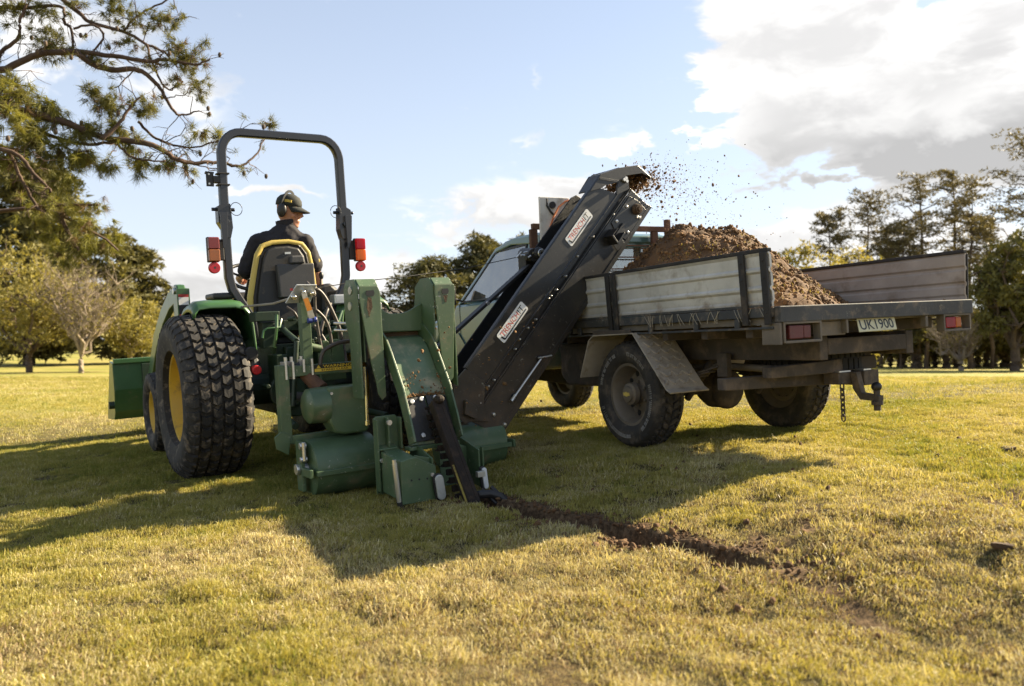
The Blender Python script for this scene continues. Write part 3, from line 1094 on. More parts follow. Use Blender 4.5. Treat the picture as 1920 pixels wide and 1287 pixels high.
    for s in (-1, 1):
        g = G()
        vs, fs = [], []
        for j, (x, dz) in enumerate(across):
            for (y, z) in prof:
                k = 1.0 if y > -.12 else 1.0
                vs.append((s * x, y - (.10 * (-dz) if y < 0 else 0), z + dz * k))
        n = len(prof)
        for j in range(len(across) - 1):
            for i in range(n - 1):
                fs.append((j * n + i, j * n + i + 1, (j + 1) * n + i + 1, (j + 1) * n + i))
        g.add(vs, fs)
        fo = g.build('fender', M['green'], t, smooth=60)
        sm = fo.modifiers.new('sheet', 'SOLIDIFY'); sm.thickness = .016; sm.offset = -1
    g = G(); g.box(-.60, -.40, -.05, .22, 1.34, 1.385); g.build('fender_pad', M['plastic'], t, bevel=.015); g = G(); g.box(.40, .60, -.05, .22, 1.34, 1.385); g.build('fender_pad', M['plastic'], t, bevel=.015)
    # roll bar
    y = -.045
    left = [(-.30, y + .02, 1.00), (-.325, y, 1.19), (-.395, y, 1.305), (-.455, y, 1.41), (-.475, y, 1.50), (-.478, y, 1.75), (-.477, y, 2.10), (-.473, y, 2.45)]
    topc = [(-.472 + .15 - .15 * math.cos(a), y, 2.45 + .165 * math.sin(a)) for a in np.linspace(.15, math.pi / 2, 7)]
    half = left + topc
    full = half + [(-p[0], p[1], p[2]) for p in half[::-1]]
    g = G(); g.sweep(full, [(a * .062, b * .070) for a, b in RRECT], up=(0, 1, 0))
    rb = g.build('roll_bar', M['rops'], t, smooth=45)
    for s in (-1, 1):
        g = G()
        g.prism([(s * .50, 1.86), (s * .535, 1.92), (s * .535, 2.04), (s * .50, 2.06), (s * .44, 2.06), (s * .43, 1.88), (s * .45, 1.80), (s * .49, 1.80)], 'y', y - .045, y + .045)
        g.cyl((s * .40, y, 2.02), (s * .57, y, 2.02), .014, 8)
        g.cyl((s * .48, y - .04, 1.92), (s * .48, y - .065, 1.92), .022, 10)
        g.prism([(-.03 + s * .50, 1.99), (.03 + s * .50, 1.99), (.018 + s * .5, 1.80), (-.010 + s * .5, 1.72), (-.02 + s * .5, 1.72)], 'y', y - .075, y - .06)
        ring = [(s * .42 - s * .045 * math.cos(a) * -1 - s * .02, y - .05, 2.02 + .05 * math.sin(a)) for a in np.linspace(0, 2 * math.pi, 16)]
        g.tube(ring, .0035, 5)
        g.build('hinge_bracket', M['rops'], rb, bevel=.004)
    g = G()
    g.box(-.60, -.545, y - .02, y - .008, 2.19, 2.30); g.box(-.60, -.54, y - .02, y + .03, 2.288, 2.30); g.box(-.55, -.50, y - .03, y + .03, 2.22, 2.27)
    for zz in (2.20, 2.285):
        g.box(-.52, -.43, y - .042, y + .042, zz, zz + .012)
    g.build('lamp_mount', M['black'], rb, bevel=.003)
    g = G(); g.box(-.586, -.574, y - .025, y - .019, 2.275, 2.287); g.build('mount_hole', M['white'], rb); g = G(); g.box(-.586, -.574, y - .025, y - .019, 2.203, 2.215); g.build('mount_hole', M['white'], rb)
    # rear lamps on the roll bar
    for s in (-1, 1):
        cx = s * .59
        lp = thing('tail_lamp', None, None); lp.parent = t
        g = G(); g.box(min(cx, s * .51) - .005, max(cx, s * .51) + .005, -.085, -.035, 1.63, 1.79); g.build('lamp_arm', M['black'], lp, bevel=.006)
        g = G(); g.box(cx - .042, cx + .042, -.10, -.055, 1.615, 1.805); g.build('lamp_body', M['plastic'], lp, bevel=.006)
        g = G(); g.box(cx - .040, cx + .040, -.135, -.10, 1.712, 1.800); g.build('red_lens', M['red_lens_lamp' if s > 0 else 'red_unlit'], lp, bevel=.006)
        g = G(); g.box(cx - .040, cx + .040, -.135, -.10, 1.620, 1.709); g.build('amber_lens', M['amber_lens_lamp' if s > 0 else 'amber_unlit'], lp, bevel=.006)
        g = G(); g.lathe([(-.115, .001), (-.115, .038), (-.105, .043), (-.085, .043)], (cx + s * .0, 0, 1.572), 'y', 24); g.build('round_reflector', M['red_lens'], lp, smooth=40)
        g = G(); g.lathe([(-.118, .001), (-.118, .009)], (cx, 0, 1.572), 'y', 12); g.build('reflector_screw', M['sticker_black'], lp)
    # seat
    st = thing('seat', None, None); st.parent = t
    shape = [(-.215, 1.02), (-.235, 1.20), (-.225, 1.36), (-.185, 1.55), (-.150, 1.70), (-.105, 1.775), (-.02, 1.805), (.12, 1.815), (.235, 1.795), (.290, 1.72), (.315, 1.58), (.330, 1.40), (.325, 1.20), (.30, 1.02)]
    g = G(); g.prism(shape, 'y', .30, .40); g.build('backrest', M['vinyl'], st, bevel=.035)
    g = G()
    path = [(p[0], .293 + (.0 if i > 3 else 0), p[1]) for i, p in enumerate(shape)]
    dens = []
    for i in range(len(path) - 1):
        a, b = Vector(path[i]), Vector(path[i + 1])
        dens += [tuple(a.lerp(b, k / 3)) for k in range(3)]
    dens.append(path[-1])
    prof = [(a * .042, b * .030) for a, b in RRECT]
    cut = int(len(dens) * .86)
    g.sweep(dens[:cut], prof, up=(0, 1, 0), scales=[1.15 - .55 * (i / cut) for i in range(cut)])
    g.build('yellow_trim', M['yellow_trim'], st, smooth=50)
    g = G(); g.prism([(p[0] * .80 + .012, 1.06 + (p[1] - 1.02) * .90) for p in shape], 'y', .268, .30); g.build('seat_shell', M['plastic'], st, bevel=.02)
    g = G(); g.box(-.20, .30, .36, .86, 1.08, 1.20); g.build('seat_cushion', M['vinyl'], st, bevel=.05)
    g = G(); g.box(-.10, .20, .40, .80, .95, 1.08); g.build('suspension', M['plastic'], st, bevel=.02)
    g = G(); g.prism([(-.005, 1.34), (-.02, 1.615), (.295, 1.625), (.30, 1.34)], 'y', .19, .262); g.build('document_box', M['grey_box'], st, bevel=.010)
    g = G(); g.prism([(.085, 1.618), (.095, 1.685), (.205, 1.69), (.215, 1.622)], 'y', .17, .25); g.build('box_latch', M['grey_box'], st, bevel=.014)
    g = G(); g.prism([(.075, 1.705), (.075, 1.722), (.125, 1.724), (.125, 1.708)], 'y', .262, .272); g.build('seat_badge', M['steel'], st)
    # levers right of the seat
    g = G(); g.tube([(.40, .38, 1.20), (.42, .40, 1.40), (.435, .42, 1.52)], .010, 6); g.ell((.437, .42, 1.53), (.022, .022, .035)); g.build('control_lever', M['plastic'], t, smooth=50)
    g = G(); g.prism([(.36, 1.20), (.37, 1.44), (.46, 1.46), (.55, 1.38), (.56, 1.20)], 'y', .25, .60); g.build('side_console', M['plastic'], t, bevel=.03)
    # bracket with tool box on the right fender
    g = G(); g.box(.30, .42, -.22, -.10, 1.26, 1.34); g.build('selector_housing', M['steel'], t, bevel=.01)
    # front loader
    for s in (-1, 1):
        x0, x1 = (-.645, -.595) if s < 0 else (.595, .645)
        g = G()
        outer = [(1.10, 1.50), (1.42, 1.455), (1.80, 1.32), (2.25, 1.08), (2.62, .74), (2.86, .52), (2.95, .36)]
        inner = [(2.85, .33), (2.72, .46), (2.50, .64), (2.14, .95), (1.74, 1.18), (1.40, 1.31), (1.10, 1.36)]
        g.prism(outer + inner, 'x', x0, x1)
        g.build('loader_arm', M['green'], t, bevel=.008)
        g = G()
        a = [(.98, .70), (.90, 1.30), (.92, 1.44), (.98, 1.505), (1.07, 1.515), (1.13, 1.45), (1.14, 1.25), (1.22, .70)]
        g.prism(a, 'x', x0 - .012, x1 + .012)
        g.prism([(.90, .95), (.90, 1.28), (1.0, 1.28), (1.0, .95)], 'x', x0 - .0121, x1 + .0121)
        lt = g.build('loader_tower', M['green'], t, bevel=.012)
        g = G(); g.cyl((x0 - .03, 1.03, 1.455), (x1 + .03, 1.03, 1.455), .028, 12); g.build('pivot_pin', M['steel'], lt, smooth=40)
        g = G(); g.tube([(s * .62, 1.20, .80), (s * .62, 2.05, .92)], .038, 10); g.build('lift_cylinder', M['green'], t, smooth=40)
        g = G(); g.tube([(s * .62, 2.05, .92), (s * .62, 2.35, .96)], .022, 10); g.build('lift_rod', M['chrome'], t, smooth=40)
        g = G(); g.box(s * .45 - .12, s * .45 + .12, .95, 1.15, .55, .78); g.build('loader_mount', M['green_dark'], t, bevel=.01)
    # plate with warning label, turned to the rear, on the left tower
    g = G(); g.box(-.672, -.568, .885, .897, 1.13, 1.47); g.build('label_plate', M['green'], t, bevel=.004)
    lx0, lx1, ly = -.662, -.580, .8845
    for nm, a, b, m in (('label_red_band', 1.395, 1.42, 'sticker_red'), ('label_picture', 1.33, 1.395, 'white'), ('label_dark_panel', 1.25, 1.328, 'sticker_black'), ('label_red_rule', 1.228, 1.248, 'sticker_red'), ('label_text_panel', 1.14, 1.226, 'white')):
        g = G(); g.box(lx0, lx1, ly - .002, ly, a, b); g.build(nm, M[m], t)
    # bucket
    bk = thing('bucket', None, None); bk.parent = t
    y0 = 2.98
    side = [(y0, .80), (y0 - .02, .50), (y0 + .02, .28), (y0 + .10, .20), (y0 + .62, .17), (y0 + .60, .22), (y0 + .20, .82)]
    back = [(y0 + .12, .82), (y0 + .0, .80), (y0 - .02, .52), (y0 + .02, .29), (y0 + .10, .20), (y0 + .62, .17)]
    g = G(); g.strip(back, 'x', -.93, .93, -.016); g.build('bucket_shell', M['green'], bk, bevel=.004)
    for s in (-1, 1):
        g = G(); g.prism(side, 'x', s * .93 - .008, s * .93 + .008); g.build('bucket_side', M['green'], bk, bevel=.003)
    g = G(); g.box(-.93, .93, y0 - .035, y0 + .02, .795, .845); g.build('bucket_lip', M['green'], bk, bevel=.006)
    g = G()
    g.prism([(y0 - .05, .30), (y0 - .05, .78), (y0, .78), (y0, .30)], 'x', -.66, -.58)
    g.build('bucket_bracket', M['green_dark'], bk, bevel=.004); g = G()
    g.prism([(y0 - .05, .30), (y0 - .05, .78), (y0, .78), (y0, .30)], 'x', .58, .66)
    g.build('bucket_bracket', M['green_dark'], bk, bevel=.004); g = G()
    g.cyl((-.99, y0 + .05, .36), (-.93, y0 + .05, .36), .04, 10)
    g.build('bucket_bracket', M['green_dark'], bk, bevel=.004)
    # tan guard plate seen through the trencher's saddle
    g = G(); g.prism([(.30, 1.16), (.30, 1.28), (.42, 1.33), (.58, 1.25), (.58, 1.16)], 'y', -.50, -.49); g.build('guard_plate', M['steel'], t, bevel=.003)
    return t


def lamp_lens(name, col):
    m = bpy.data.materials.new(name)
    m.use_nodes = True
    t = NT(m.node_tree)
    out = t.n('ShaderNodeOutputMaterial')
    p = t.n('ShaderNodeBsdfPrincipled')
    p.inputs['Base Color'].default_value = (*col, 1)
    p.inputs['Roughness'].default_value = .2
    tr = t.n('ShaderNodeBsdfTranslucent')
    tr.inputs[0].default_value = (*[min(1, c * 1.6) for c in col], 1)
    mx = t.n('ShaderNodeMixShader'); mx.inputs[0].default_value = .5
    t.link(p.outputs[0], mx.inputs[1]); t.link(tr.outputs[0], mx.inputs[2]); t.link(mx.outputs[0], out.inputs[0])
    return m


M['red_lens_lamp'] = lamp_lens('red_lamp_lens', (.42, .015, .03))
M['amber_lens_lamp'] = lamp_lens('amber_lamp_lens', (.62, .19, .03))
tractor = build_tractor()


# ------------------------------------------------------------------ the trencher with its conveyor
def build_trencher():
    O = Vector((.30, -1.50, 0.0))
    tr = thing('trencher', 'green trenching attachment with rollers and a long black discharge conveyor behind the tractor', 'trencher', T4 @ Matrix.Translation(O))
    off = tuple(O)

    def B(g, name, m, par=None, bevel=.004, smooth=None):
        return g.build(name, M[m], par or tr, off, bevel, smooth)
    # hitch frame
    hf = G()
    hf.box(-.515, -.445, -1.25, -1.17, .34, .855)
    hf.box(-.444, .07, -1.245, -1.175, .775, .845)
    hf.box(-.444, .07, -1.24, -1.18, .335, .39)
    hf.prism([(-.560, .32), (-.570, .395), (-.525, .43), (-.46, .40), (-.48, .27)], 'y', -1.262, -1.251)
    h = B(hf, 'hitch_frame', 'green_trench')
    g = G(); g.box(-.335, -.27, -1.23, -1.165, .845, 1.31); B(g, 'mast', 'green_trench')
    g = G()
    for bx in ((-.352, -.338, -1.26, -1.16, .80, .885), (-.472, -.458, -1.26, -1.16, .76, .875), (-.424, -.410, -1.26, -1.16, .76, .875), (-.295, -.282, -1.26, -1.16, .76, .885)):
        g.box(*bx)
    for x in (-.41, -.45, -.345, -.29):
        g.cyl((x, -1.21, .87), (x, -1.21, .905), .011, 6)
    B(g, 'clamp_bolt', 'bolt', h, .001)['kind'] = 'stuff'
    g = G(); g.plate([(-.425, -1.20, 1.255), (-.365, -1.27, 1.372), (-.228, -1.27, 1.369), (-.255, -1.20, 1.254)], (0, .010, .006)); bp = B(g, 'control_plate', 'alu')
    g = G()
    for x, z in ((-.319, 1.327), (-.263, 1.318), (-.381, 1.297)):
        g.cyl((x, -1.265, z - .004), (x, -1.225, z + .004), .017, 10)
        g.ell((x, -1.268, z - .003), (.012, .010, .012), 8, 6)
    B(g, 'plate_bolt', 'chrome', bp, 0, 50)['kind'] = 'stuff'
    g = G(); g.box(-.405, -.388, -1.262, -1.25, 1.335, 1.352); B(g, 'red_dot', 'sticker_red', bp, 0)
    g = G(); g.plate([(-.341, -1.275, 1.318), (-.308, -1.275, 1.330), (-.252, -1.262, 1.155), (-.292, -1.262, 1.146)], (0, .004, 0)); sp = B(g, 'handle_strap', 'steel', None, .001)
    g = G(); g.plate([(-.329, -1.2785, 1.278), (-.297, -1.2785, 1.287), (-.270, -1.2705, 1.207), (-.304, -1.2705, 1.198)], (0, .003, 0)); B(g, 'orange_tag', 'orange', sp, 0)
    g = G(); g.cyl((-.300, -1.25, 1.137), (-.268, -1.25, 1.135), .018, 10); g.cyl((-.262, -1.25, 1.141), (-.240, -1.25, 1.141), .020, 10); B(g, 'hose_clip', 'blue', None, .004)
    # warning sticker
    g = G(); g.plate([(-.273, -1.2475, .793), (.006, -1.2475, .793), (.006, -1.2475, .842), (-.273, -1.2475, .842)], (0, .001, 0)); ws = B(g, 'warning_sticker', 'sticker_black', None, 0)
    g = G(); g.plate([(-.271, -1.2490, .795), (.004, -1.2490, .795), (.004, -1.2490, .815), (-.271, -1.2490, .815)], (0, .001, 0)); B(g, 'yellow_band', 'sticker_yellow', ws, 0)
    g = G(); g.plate([(-.258, -1.2490, .818), (-.228, -1.2490, .818), (-.243, -1.2490, .839)], (0, .001, 0)); B(g, 'warning_triangle', 'sticker_yellow', ws, 0)
    text('WARNING', 'lettering', M['sticker_yellow'], ws, (-.212, -1.2485, .8185), (1, 0, 0), (0, 0, 1), .200, .020, off, .001, .012)
    text('STAND CLEAR', 'lettering', M['sticker_black'], ws, (-.225, -1.2505, .7985), (1, 0, 0), (0, 0, 1), .190, .013, off, .001, .012)
    # hoses
    for pth, r in (([(-.235, -1.2, 1.345), (-.211, -1.08, 1.358), (-.143, -1.05, 1.346), (-.093, -1.05, 1.287), (-.04, -1.05, 1.172), (-.003, -1.05, 1.066), (.016, -1.05, .95), (.023, -1.08, .80)], .0135),
                   ([(-.20, -1.0, 1.40), (-.189, -1.1, 1.329), (-.189, -1.1, 1.238), (-.178, -1.1, 1.074), (-.161, -1.1, .94)], .011),
                   ([(-.21, -1.05, 1.22), (-.186, -1.1, 1.207), (-.16, -1.1, 1.186), (-.121, -1.1, 1.138), (-.095, -1.1, 1.06), (-.085, -1.1, .95)], .011),
                   ([(-.232, -1.25, .84), (-.225, -1.25, .877), (-.206, -1.25, .925), (-.174, -1.25, .948), (-.098, -1.26, .978), (.009, -1.27, .987)], .014),
                   ([(-.30, -.85, 1.24), (-.269, -.9, 1.201), (-.245, -.9, 1.158), (-.215, -.9, 1.125)], .009),
                   ([(-.15, -.95, 1.10), (-.10, -1.0, 1.0), (-.07, -1.05, .85)], .012),
                   ([(.0, -.90, 1.25), (-.06, -.98, 1.20), (-.13, -1.02, 1.05), (-.14, -1.04, .9)], .012)):
        P = [Vector(p) for p in pth]
        dense = []
        for i in range(len(P) - 1):
            a, b, c, d = P[max(i - 1, 0)], P[i], P[i + 1], P[min(i + 2, len(P) - 1)]
            for k in range(5):
                u = k / 5
                dense.append(.5 * ((2 * b) + (c - a) * u + (2 * a - 5 * b + 4 * c - d) * u * u + (3 * b - a - 3 * c + d) * u ** 3))
        dense.append(P[-1])
        g = G(); g.tube(dense, r, 8); B(g, 'hydraulic_hose', 'hose', None, 0, 60)
    g = G(); g.box(-.005, .035, -1.33, -1.27, 1.035, 1.125); fb = B(g, 'valve_block', 'alu')
    g = G()
    for z in (1.105, 1.058):
        g.tube([(-.005, -1.30, z), (-.025, -1.30, z), (-.03, -1.30, z), (-.05, -1.30, z)], .013, 8); g.tube([(-.05, -1.30, z), (-.12, -1.25, z + .005)], .009, 8)
    B(g, 'fitting', 'steel', fb, 0, 50)
    # green lugs and tube between the hitch and the boom
    for x0, x1, z1 in ((-.165, -.085, .99), (-.080, .005, .995)):
        g = G(); g.prism([(x0, .72), (x0, z1 - .03), (x0 + .025, z1 + .004), (x1 - .02, z1 + .004), (x1, z1 - .035), (x1 + .012, .72)], 'y', -1.08, -1.04); B(g, 'hitch_lug', 'green_trench')
    g = G(); g.cyl((-.26, -1.1, .965), (-.17, -1.1, .94), .028, 12); g.tube([(-.25, -1.1, .985), (-.235, -1.1, 1.01), (-.215, -1.1, 1.005), (-.21, -1.1, .98)], .008, 6); B(g, 'cross_tube', 'green_trench', None, 0, 45)
    # rollers
    for x0, x1, rad, sd in ((-.40, .035, .188, -1), (.60, 1.03, .188, 1)):
        rp = thing('roller', None, None); rp.parent = tr
        g = G(); g.lathe([(x0, .001), (x0, rad - .012), (x0 + .006, rad), (x1 - .006, rad), (x1, rad - .012), (x1, .001)], (0, -1.36, rad - .004), 'x', 48); B(g, 'drum', 'green_trench', rp, 0, 40)
        g = G()
        g.box(x0 - .01, x1 + .02, -1.36 - rad - .022, -1.36 - rad + .004, rad - .030, rad + .004)
        ex = x0 - .055 if sd < 0 else x1 + .03
        g.box(ex, ex + .022, -1.36 - rad - .02, -1.36 + .10, rad - .035, rad + .02)
        g.box(ex, ex + .022, -1.42, -1.32, .05, .37)
        B(g, 'roller_frame', 'green_trench', rp)
        g = G()
        g.cyl((ex - .02, -1.36, rad), (ex + .07, -1.36, rad), .035, 12)
        if sd < 0:
            g.cyl((ex - .012, -1.43, .345), (ex + .03, -1.43, .345), .022, 8); g.cyl((ex + .01, -1.45, .25), (ex + .01, -1.45, .37), .013, 8); g.cyl((ex - .015, -1.44, .26), (ex + .03, -1.44, .26), .018, 8)
        B(g, 'roller_bearing', 'steel' if sd < 0 else 'green_trench', rp, .003)
    # gearbox
    g = G(); g.lathe([(-.39, .001), (-.39, .085), (-.37, .112), (-.29, .118), (-.25, .118), (-.25, .001)], (0, -1.36, .585), 'x', 36); B(g, 'motor_drum', 'green_trench', None, 0, 40)
    g = G()
    g.prism([(-.262, .70), (-.262, .47), (-.225, .40), (-.16, .385), (.0, .385), (.012, .41), (.012, .68), (-.02, .70)], 'y', -1.44, -1.28); gb = B(g, 'gearbox', 'green_trench', None, .016)
    g = G(); g.cyl((-.01, -1.44, .663), (-.01, -1.452, .663), .011, 6); B(g, 'gearbox_bolt', 'bolt', gb, 0); g = G(); g.cyl((-.24, -1.44, .66), (-.24, -1.45, .66), .010, 6); B(g, 'gearbox_bolt', 'bolt', gb, 0)
    g = G(); g.cyl((-.32, -1.18, .79), (-.25, -1.30, .68), .042, 14, .052); B(g, 'drive_coupling', 'rust', None, .004)
    g = G(); g.cyl((-.345, -1.14, .84), (-.32, -1.18, .79), .058, 14); B(g, 'coupling_guard', 'plastic', None, .006)
    g = G(); g.tube([(-.006, -1.46, .815), (-.012, -1.46, .46)], .0115, 10); g.cyl((-.012, -1.46, .46), (-.012, -1.46, .43), .018, 10); B(g, 'depth_rod', 'chrome', None, 0, 40)
    # uprights and saddle
    def upright(fr, x0, x1, yb):
        g = G(); g.prism(fr, 'y', -1.632, -1.620); u = B(g, 'upright', 'green_trench', None, .004)
        g = G()
        g.prism([(-1.619, 1.335), (-1.575, 1.385), (-1.45, 1.385), (yb, 1.33), (yb, 1.12), (-1.46, 1.0), (-1.46, .62), (-1.619, .62)], 'x', x0 - .012, x0)
        g.prism([(-1.619, 1.30), (-1.575, 1.375), (-1.47, 1.375), (-1.44, 1.28), (-1.50, .9), (-1.55, .66), (-1.619, .64)], 'x', x1, x1 + .012)
        g.plate([(x0, -1.632, 1.337), (x1, -1.632, 1.337), (x1, -1.58, 1.384), (x0, -1.58, 1.384)], (0, .008, -.010))
        g.box(x0, x1, -1.579, -1.44, 1.370, 1.3845)
        B(g, 'upright_web', 'green_trench', u, .003)
        return u
    u = upright([(-.088, 1.336), (.040, 1.336), (.056, 1.30), (.060, .625), (.030, .60), (.004, .645), (-.006, .72), (-.032, .84), (-.070, 1.10), (-.088, 1.24)], -.088, .042, -1.40)
    g = G(); g.prism([(-.046, 1.288), (-.040, 1.308), (.010, 1.310), (.016, 1.290), (.008, 1.272), (-.036, 1.272)], 'y', -1.6345, -1.631); B(g, 'slot', 'sticker_black', u, 0)
    g = G(); g.prism([(-.032, 1.266), (-.044, 1.20), (-.028, 1.14), (-.020, 1.17), (-.004, 1.20), (-.008, 1.262)], 'y', -1.6338, -1.6312); B(g, 'grease_stain', 'soil_dark', u, 0)
    g = G()
    g.prism([(-1.60, .85), (-1.60, 1.24), (-1.48, 1.28), (-1.46, .85)], 'x', -.062, -.052)
    B(g, 'upright_rib', 'green_trench', u, .003)
    g = G(); g.cyl((-.107, -1.52, 1.315), (-.09, -1.52, 1.315), .026, 12); B(g, 'pivot_bush', 'steel', u, 0, 40); g = G(); g.cyl((-.106, -1.50, 1.215), (-.09, -1.50, 1.215), .028, 12); B(g, 'pivot_bush', 'steel', u, 0, 40)
    u = upright([(.452, 1.336), (.604, 1.336), (.606, 1.30), (.560, .70), (.530, .665), (.505, .665), (.484, .74), (.468, 1.0), (.452, 1.26)], .452, .592, -1.36)
    g = G(); g.prism([(.502, 1.285), (.508, 1.306), (.552, 1.308), (.558, 1.288), (.550, 1.270), (.510, 1.270)], 'y', -1.6345, -1.631); B(g, 'slot', 'sticker_black', u, 0)
    g = G(); g.prism([(.516, 1.262), (.524, 1.215), (.536, 1.215), (.548, 1.262)], 'y', -1.6338, -1.6312); B(g, 'grease_stain', 'soil_dark', u, 0)
    g = G(); g.prism([(-1.44, 1.33), (-1.36, 1.30), (-1.33, 1.18), (-1.33, .92), (-1.44, .86)], 'x', .441, .4515); B(g, 'upright_cheek', 'green_trench', u, .003)
    g = G(); g.cyl((.605, -1.52, 1.30), (.645, -1.52, 1.30), .045, 14); B(g, 'pivot_bush', 'green_trench', u, .004)
    g = G(); g.prism([(.055, 1.235), (.12, 1.208), (.165, 1.172), (.20, 1.155), (.29, 1.155), (.345, 1.172), (.40, 1.20), (.440, 1.215), (.440, 1.03), (.055, 1.04)], 'y', -1.452, -1.438)
    g.box(.055, .44, -1.437, -1.34, 1.03, 1.045); B(g, 'saddle', 'green_trench', None, .004)
    g = G(); g.box(.07, .44, -1.40, -1.34, .86, 1.029); B(g, 'chain_housing', 'soil_dark', None, .004)
    # chute
    path = [(-1.36, 1.00), (-1.45, .975), (-1.52, .925), (-1.575, .85), (-1.63, .765), (-1.72, .63), (-1.80, .44), (-1.845, .315)]
    g = G(); g.strip(path, 'x', .105, .425, .012); ch = B(g, 'chute', 'chute', None, .003, 30)
    for x0, x1 in ((.090, .104), (.426, .440)):
        g = G(); g.strip([(p[0] - .012, p[1] + .007) for p in path], 'x', x0, x1, .09); B(g, 'chute_flange', 'green_trench', ch, .003)
    g = G(); g.box(.085, .445, -1.875, -1.80, .288, .313); B(g, 'chute_lip', 'green_trench', ch)
    g = G()
    def on(x, s, lift=.0):      # point on the lower chute, s = 0 (z .60) .. 1 (z .33)
        y, z = -1.735 + (-1.842 + 1.735) * s, .60 + (.33 - .60) * s
        return (x, y - .93 * lift, z + .37 * lift)
    g.plate([on(.112, .03, .030), on(.262, -.02, .030), on(.268, 1, .030), on(.128, 1, .030)], (0, .010, -.004))
    g.plate([on(.275, -.02, .030), on(.418, .03, .030), on(.418, 1, .030), on(.282, 1, .030)], (0, .010, -.004))
    B(g, 'wear_plate', 'black', ch, .002)
    g = G()
    for x, s in ((.165, .10), (.190, .88), (.385, .80), (.335, .06), (.235, .06)):
        a = on(x, s, .028); b = on(x, s, .044)
        g.cyl(a, b, .016, 8)
    B(g, 'plate_bolt', 'bolt', ch, .002)['kind'] = 'stuff'
    # loose dry soil that has caught above the wear plates
    rs = np.random.default_rng(5)
    pts = [on(rs.uniform(.11, .42), -.02 + abs(rs.normal(0, .035)) * -1, .022) for _ in range(120)]
    pts += [on(rs.uniform(.11, .42), -.1 - rs.uniform(0, .5), .022) for _ in range(45)]
    so = chunk_cloud('caught_soil', M['soil_dry'], pts, np.abs(rs.normal(0, .004, len(pts))) + .003, rs, tr, off=off)
    so['kind'] = 'stuff'
    # digging boom and chain
    g = G()
    a, b = Vector((.292, -1.86, .575)), Vector((.292, -2.34, -.12))
    d = (b - a).normalized()
    g.sweep([a, b], [(-.030, -.040), (.030, -.040), (.030, .040), (-.030, .040)], up=(1, 0, 0)); bo = B(g, 'digging_boom', 'boom', None, .004)
    g = G()
    for s in (-1, 1):
        g.sweep([a + Vector((s * .027, -.045, -.018)), b + Vector((s * .027, -.045, -.018))], [(-.006, -.012), (.006, -.012), (.006, .012), (-.006, .012)], up=(1, 0, 0))
    g.ell(tuple(a + Vector((0.01, -.03, .02))), (.035, .04, .03), 10, 7)
    B(g, 'boom_edge', 'boom', bo, .002)
    g = G(); g.box(.250, .253, -2.18, -2.02, .06, .30)
    g = G(); g.sweep([a.lerp(b, .52) + Vector((-.034, -.02, 0)), a.lerp(b, .84) + Vector((-.034, -.02, 0))], [(-.002, -.018), (.002, -.018), (.002, .018), (-.002, .018)], up=(1, 0, 0)); B(g, 'yellow_decal', 'decal_worn', bo, 0)
    g = G()
    for k in range(16):
        p = a.lerp(b, k / 15) + Vector((0, .075, -.05))
        g.box(p.x - .045, p.x + .045, p.y - .012, p.y + .012, p.z - .018, p.z + .018)
        if k % 2:
            g.prism([(p.x - .05, p.z - .02), (p.x, p.z + .01), (p.x + .05, p.z - .02)], 'y', p.y + .012, p.y + .05)
    B(g, 'digging_chain', 'boom', bo, .002)['kind'] = 'stuff'
    g = G(); g.box(.40, .455, -2.16, -2.13, .115, .150); B(g, 'chain_tooth', 'steel', bo, .002)
    # left bracket and skid
    g = G()
    g.prism([(-.095, .02), (-.095, .50), (-.075, .515), (.055, .515), (.078, .49), (.078, .30), (.10, .26), (.10, .02)], 'y', -1.752, -1.738); br = B(g, 'skid_bracket', 'green_trench', None, .004)
    g = G(); g.box(-.095, -.083, -1.80, -1.752, .05, .50); g.box(-.02, -.008, -1.80, -1.7525, .32, .505); g.box(.066, .078, -1.80, -1.7525, .30, .50); g.plate([(-.095, -1.80, .315), (.04, -1.80, .315), (.04, -1.7525, .335), (-.095, -1.7525, .335)], (0, 0, -.01)); B(g, 'bracket_rib', 'green_trench', br, .003)
    g = G(); g.cyl((-.01, -1.79, .475), (-.01, -1.81, .475), .017, 10); B(g, 'bracket_bolt', 'bolt', br, 0, 40); g = G(); g.cyl((-.075, -1.80, .245), (-.075, -1.82, .245), .014, 8); B(g, 'bracket_bolt', 'bolt', br, 0, 40)
    g = G()
    g.prism([(-2.06, .0), (-2.06, .262), (-1.90, .31), (-1.76, .33), (-1.76, .04), (-1.95, .0)], 'x', .138, .150)
    g.prism([(-.075, .012), (-.075, .270), (-.01, .283), (.030, .283), (.158, .215), (.158, .005)], 'y', -2.072, -2.061)
    g.prism([(-2.06, .03), (-2.06, .272), (-1.80, .30), (-1.76, .28), (-1.76, .05)], 'x', -.075, -.064)
    g.plate([(-.075, -2.06, .272), (.03, -2.06, .284), (.05, -1.80, .305), (-.06, -1.80, .305)], (0, 0, -.008))
    g.prism([(.034, .262), (.034, .292), (.156, .258), (.156, .215)], 'y', -2.035, -2.028)
    sk = B(g, 'skid_plate', 'green_trench', None, .004)
    g = G()
    for x, z in ((-.01, .150), (.042, .148), (.096, .145)):
        g = G(); g.cyl((x, -2.0735, z), (x, -2.0715, z), .0065, 8)
        B(g, 'skid_hole', 'sticker_black', sk, 0)
    g = G(); g.cyl((.128, -2.073, .165), (.128, -2.085, .165), .012, 8); B(g, 'skid_bolt', 'bolt', sk, 0, 40)
    g = G(); g.tube([(-.105, -2.05, .262), (-.085, -2.05, .02)], .016, 10); g.cyl((-.105, -2.05, .262), (-.107, -2.05, .285), .013, 8); B(g, 'depth_strut', 'steel', sk, 0, 40)
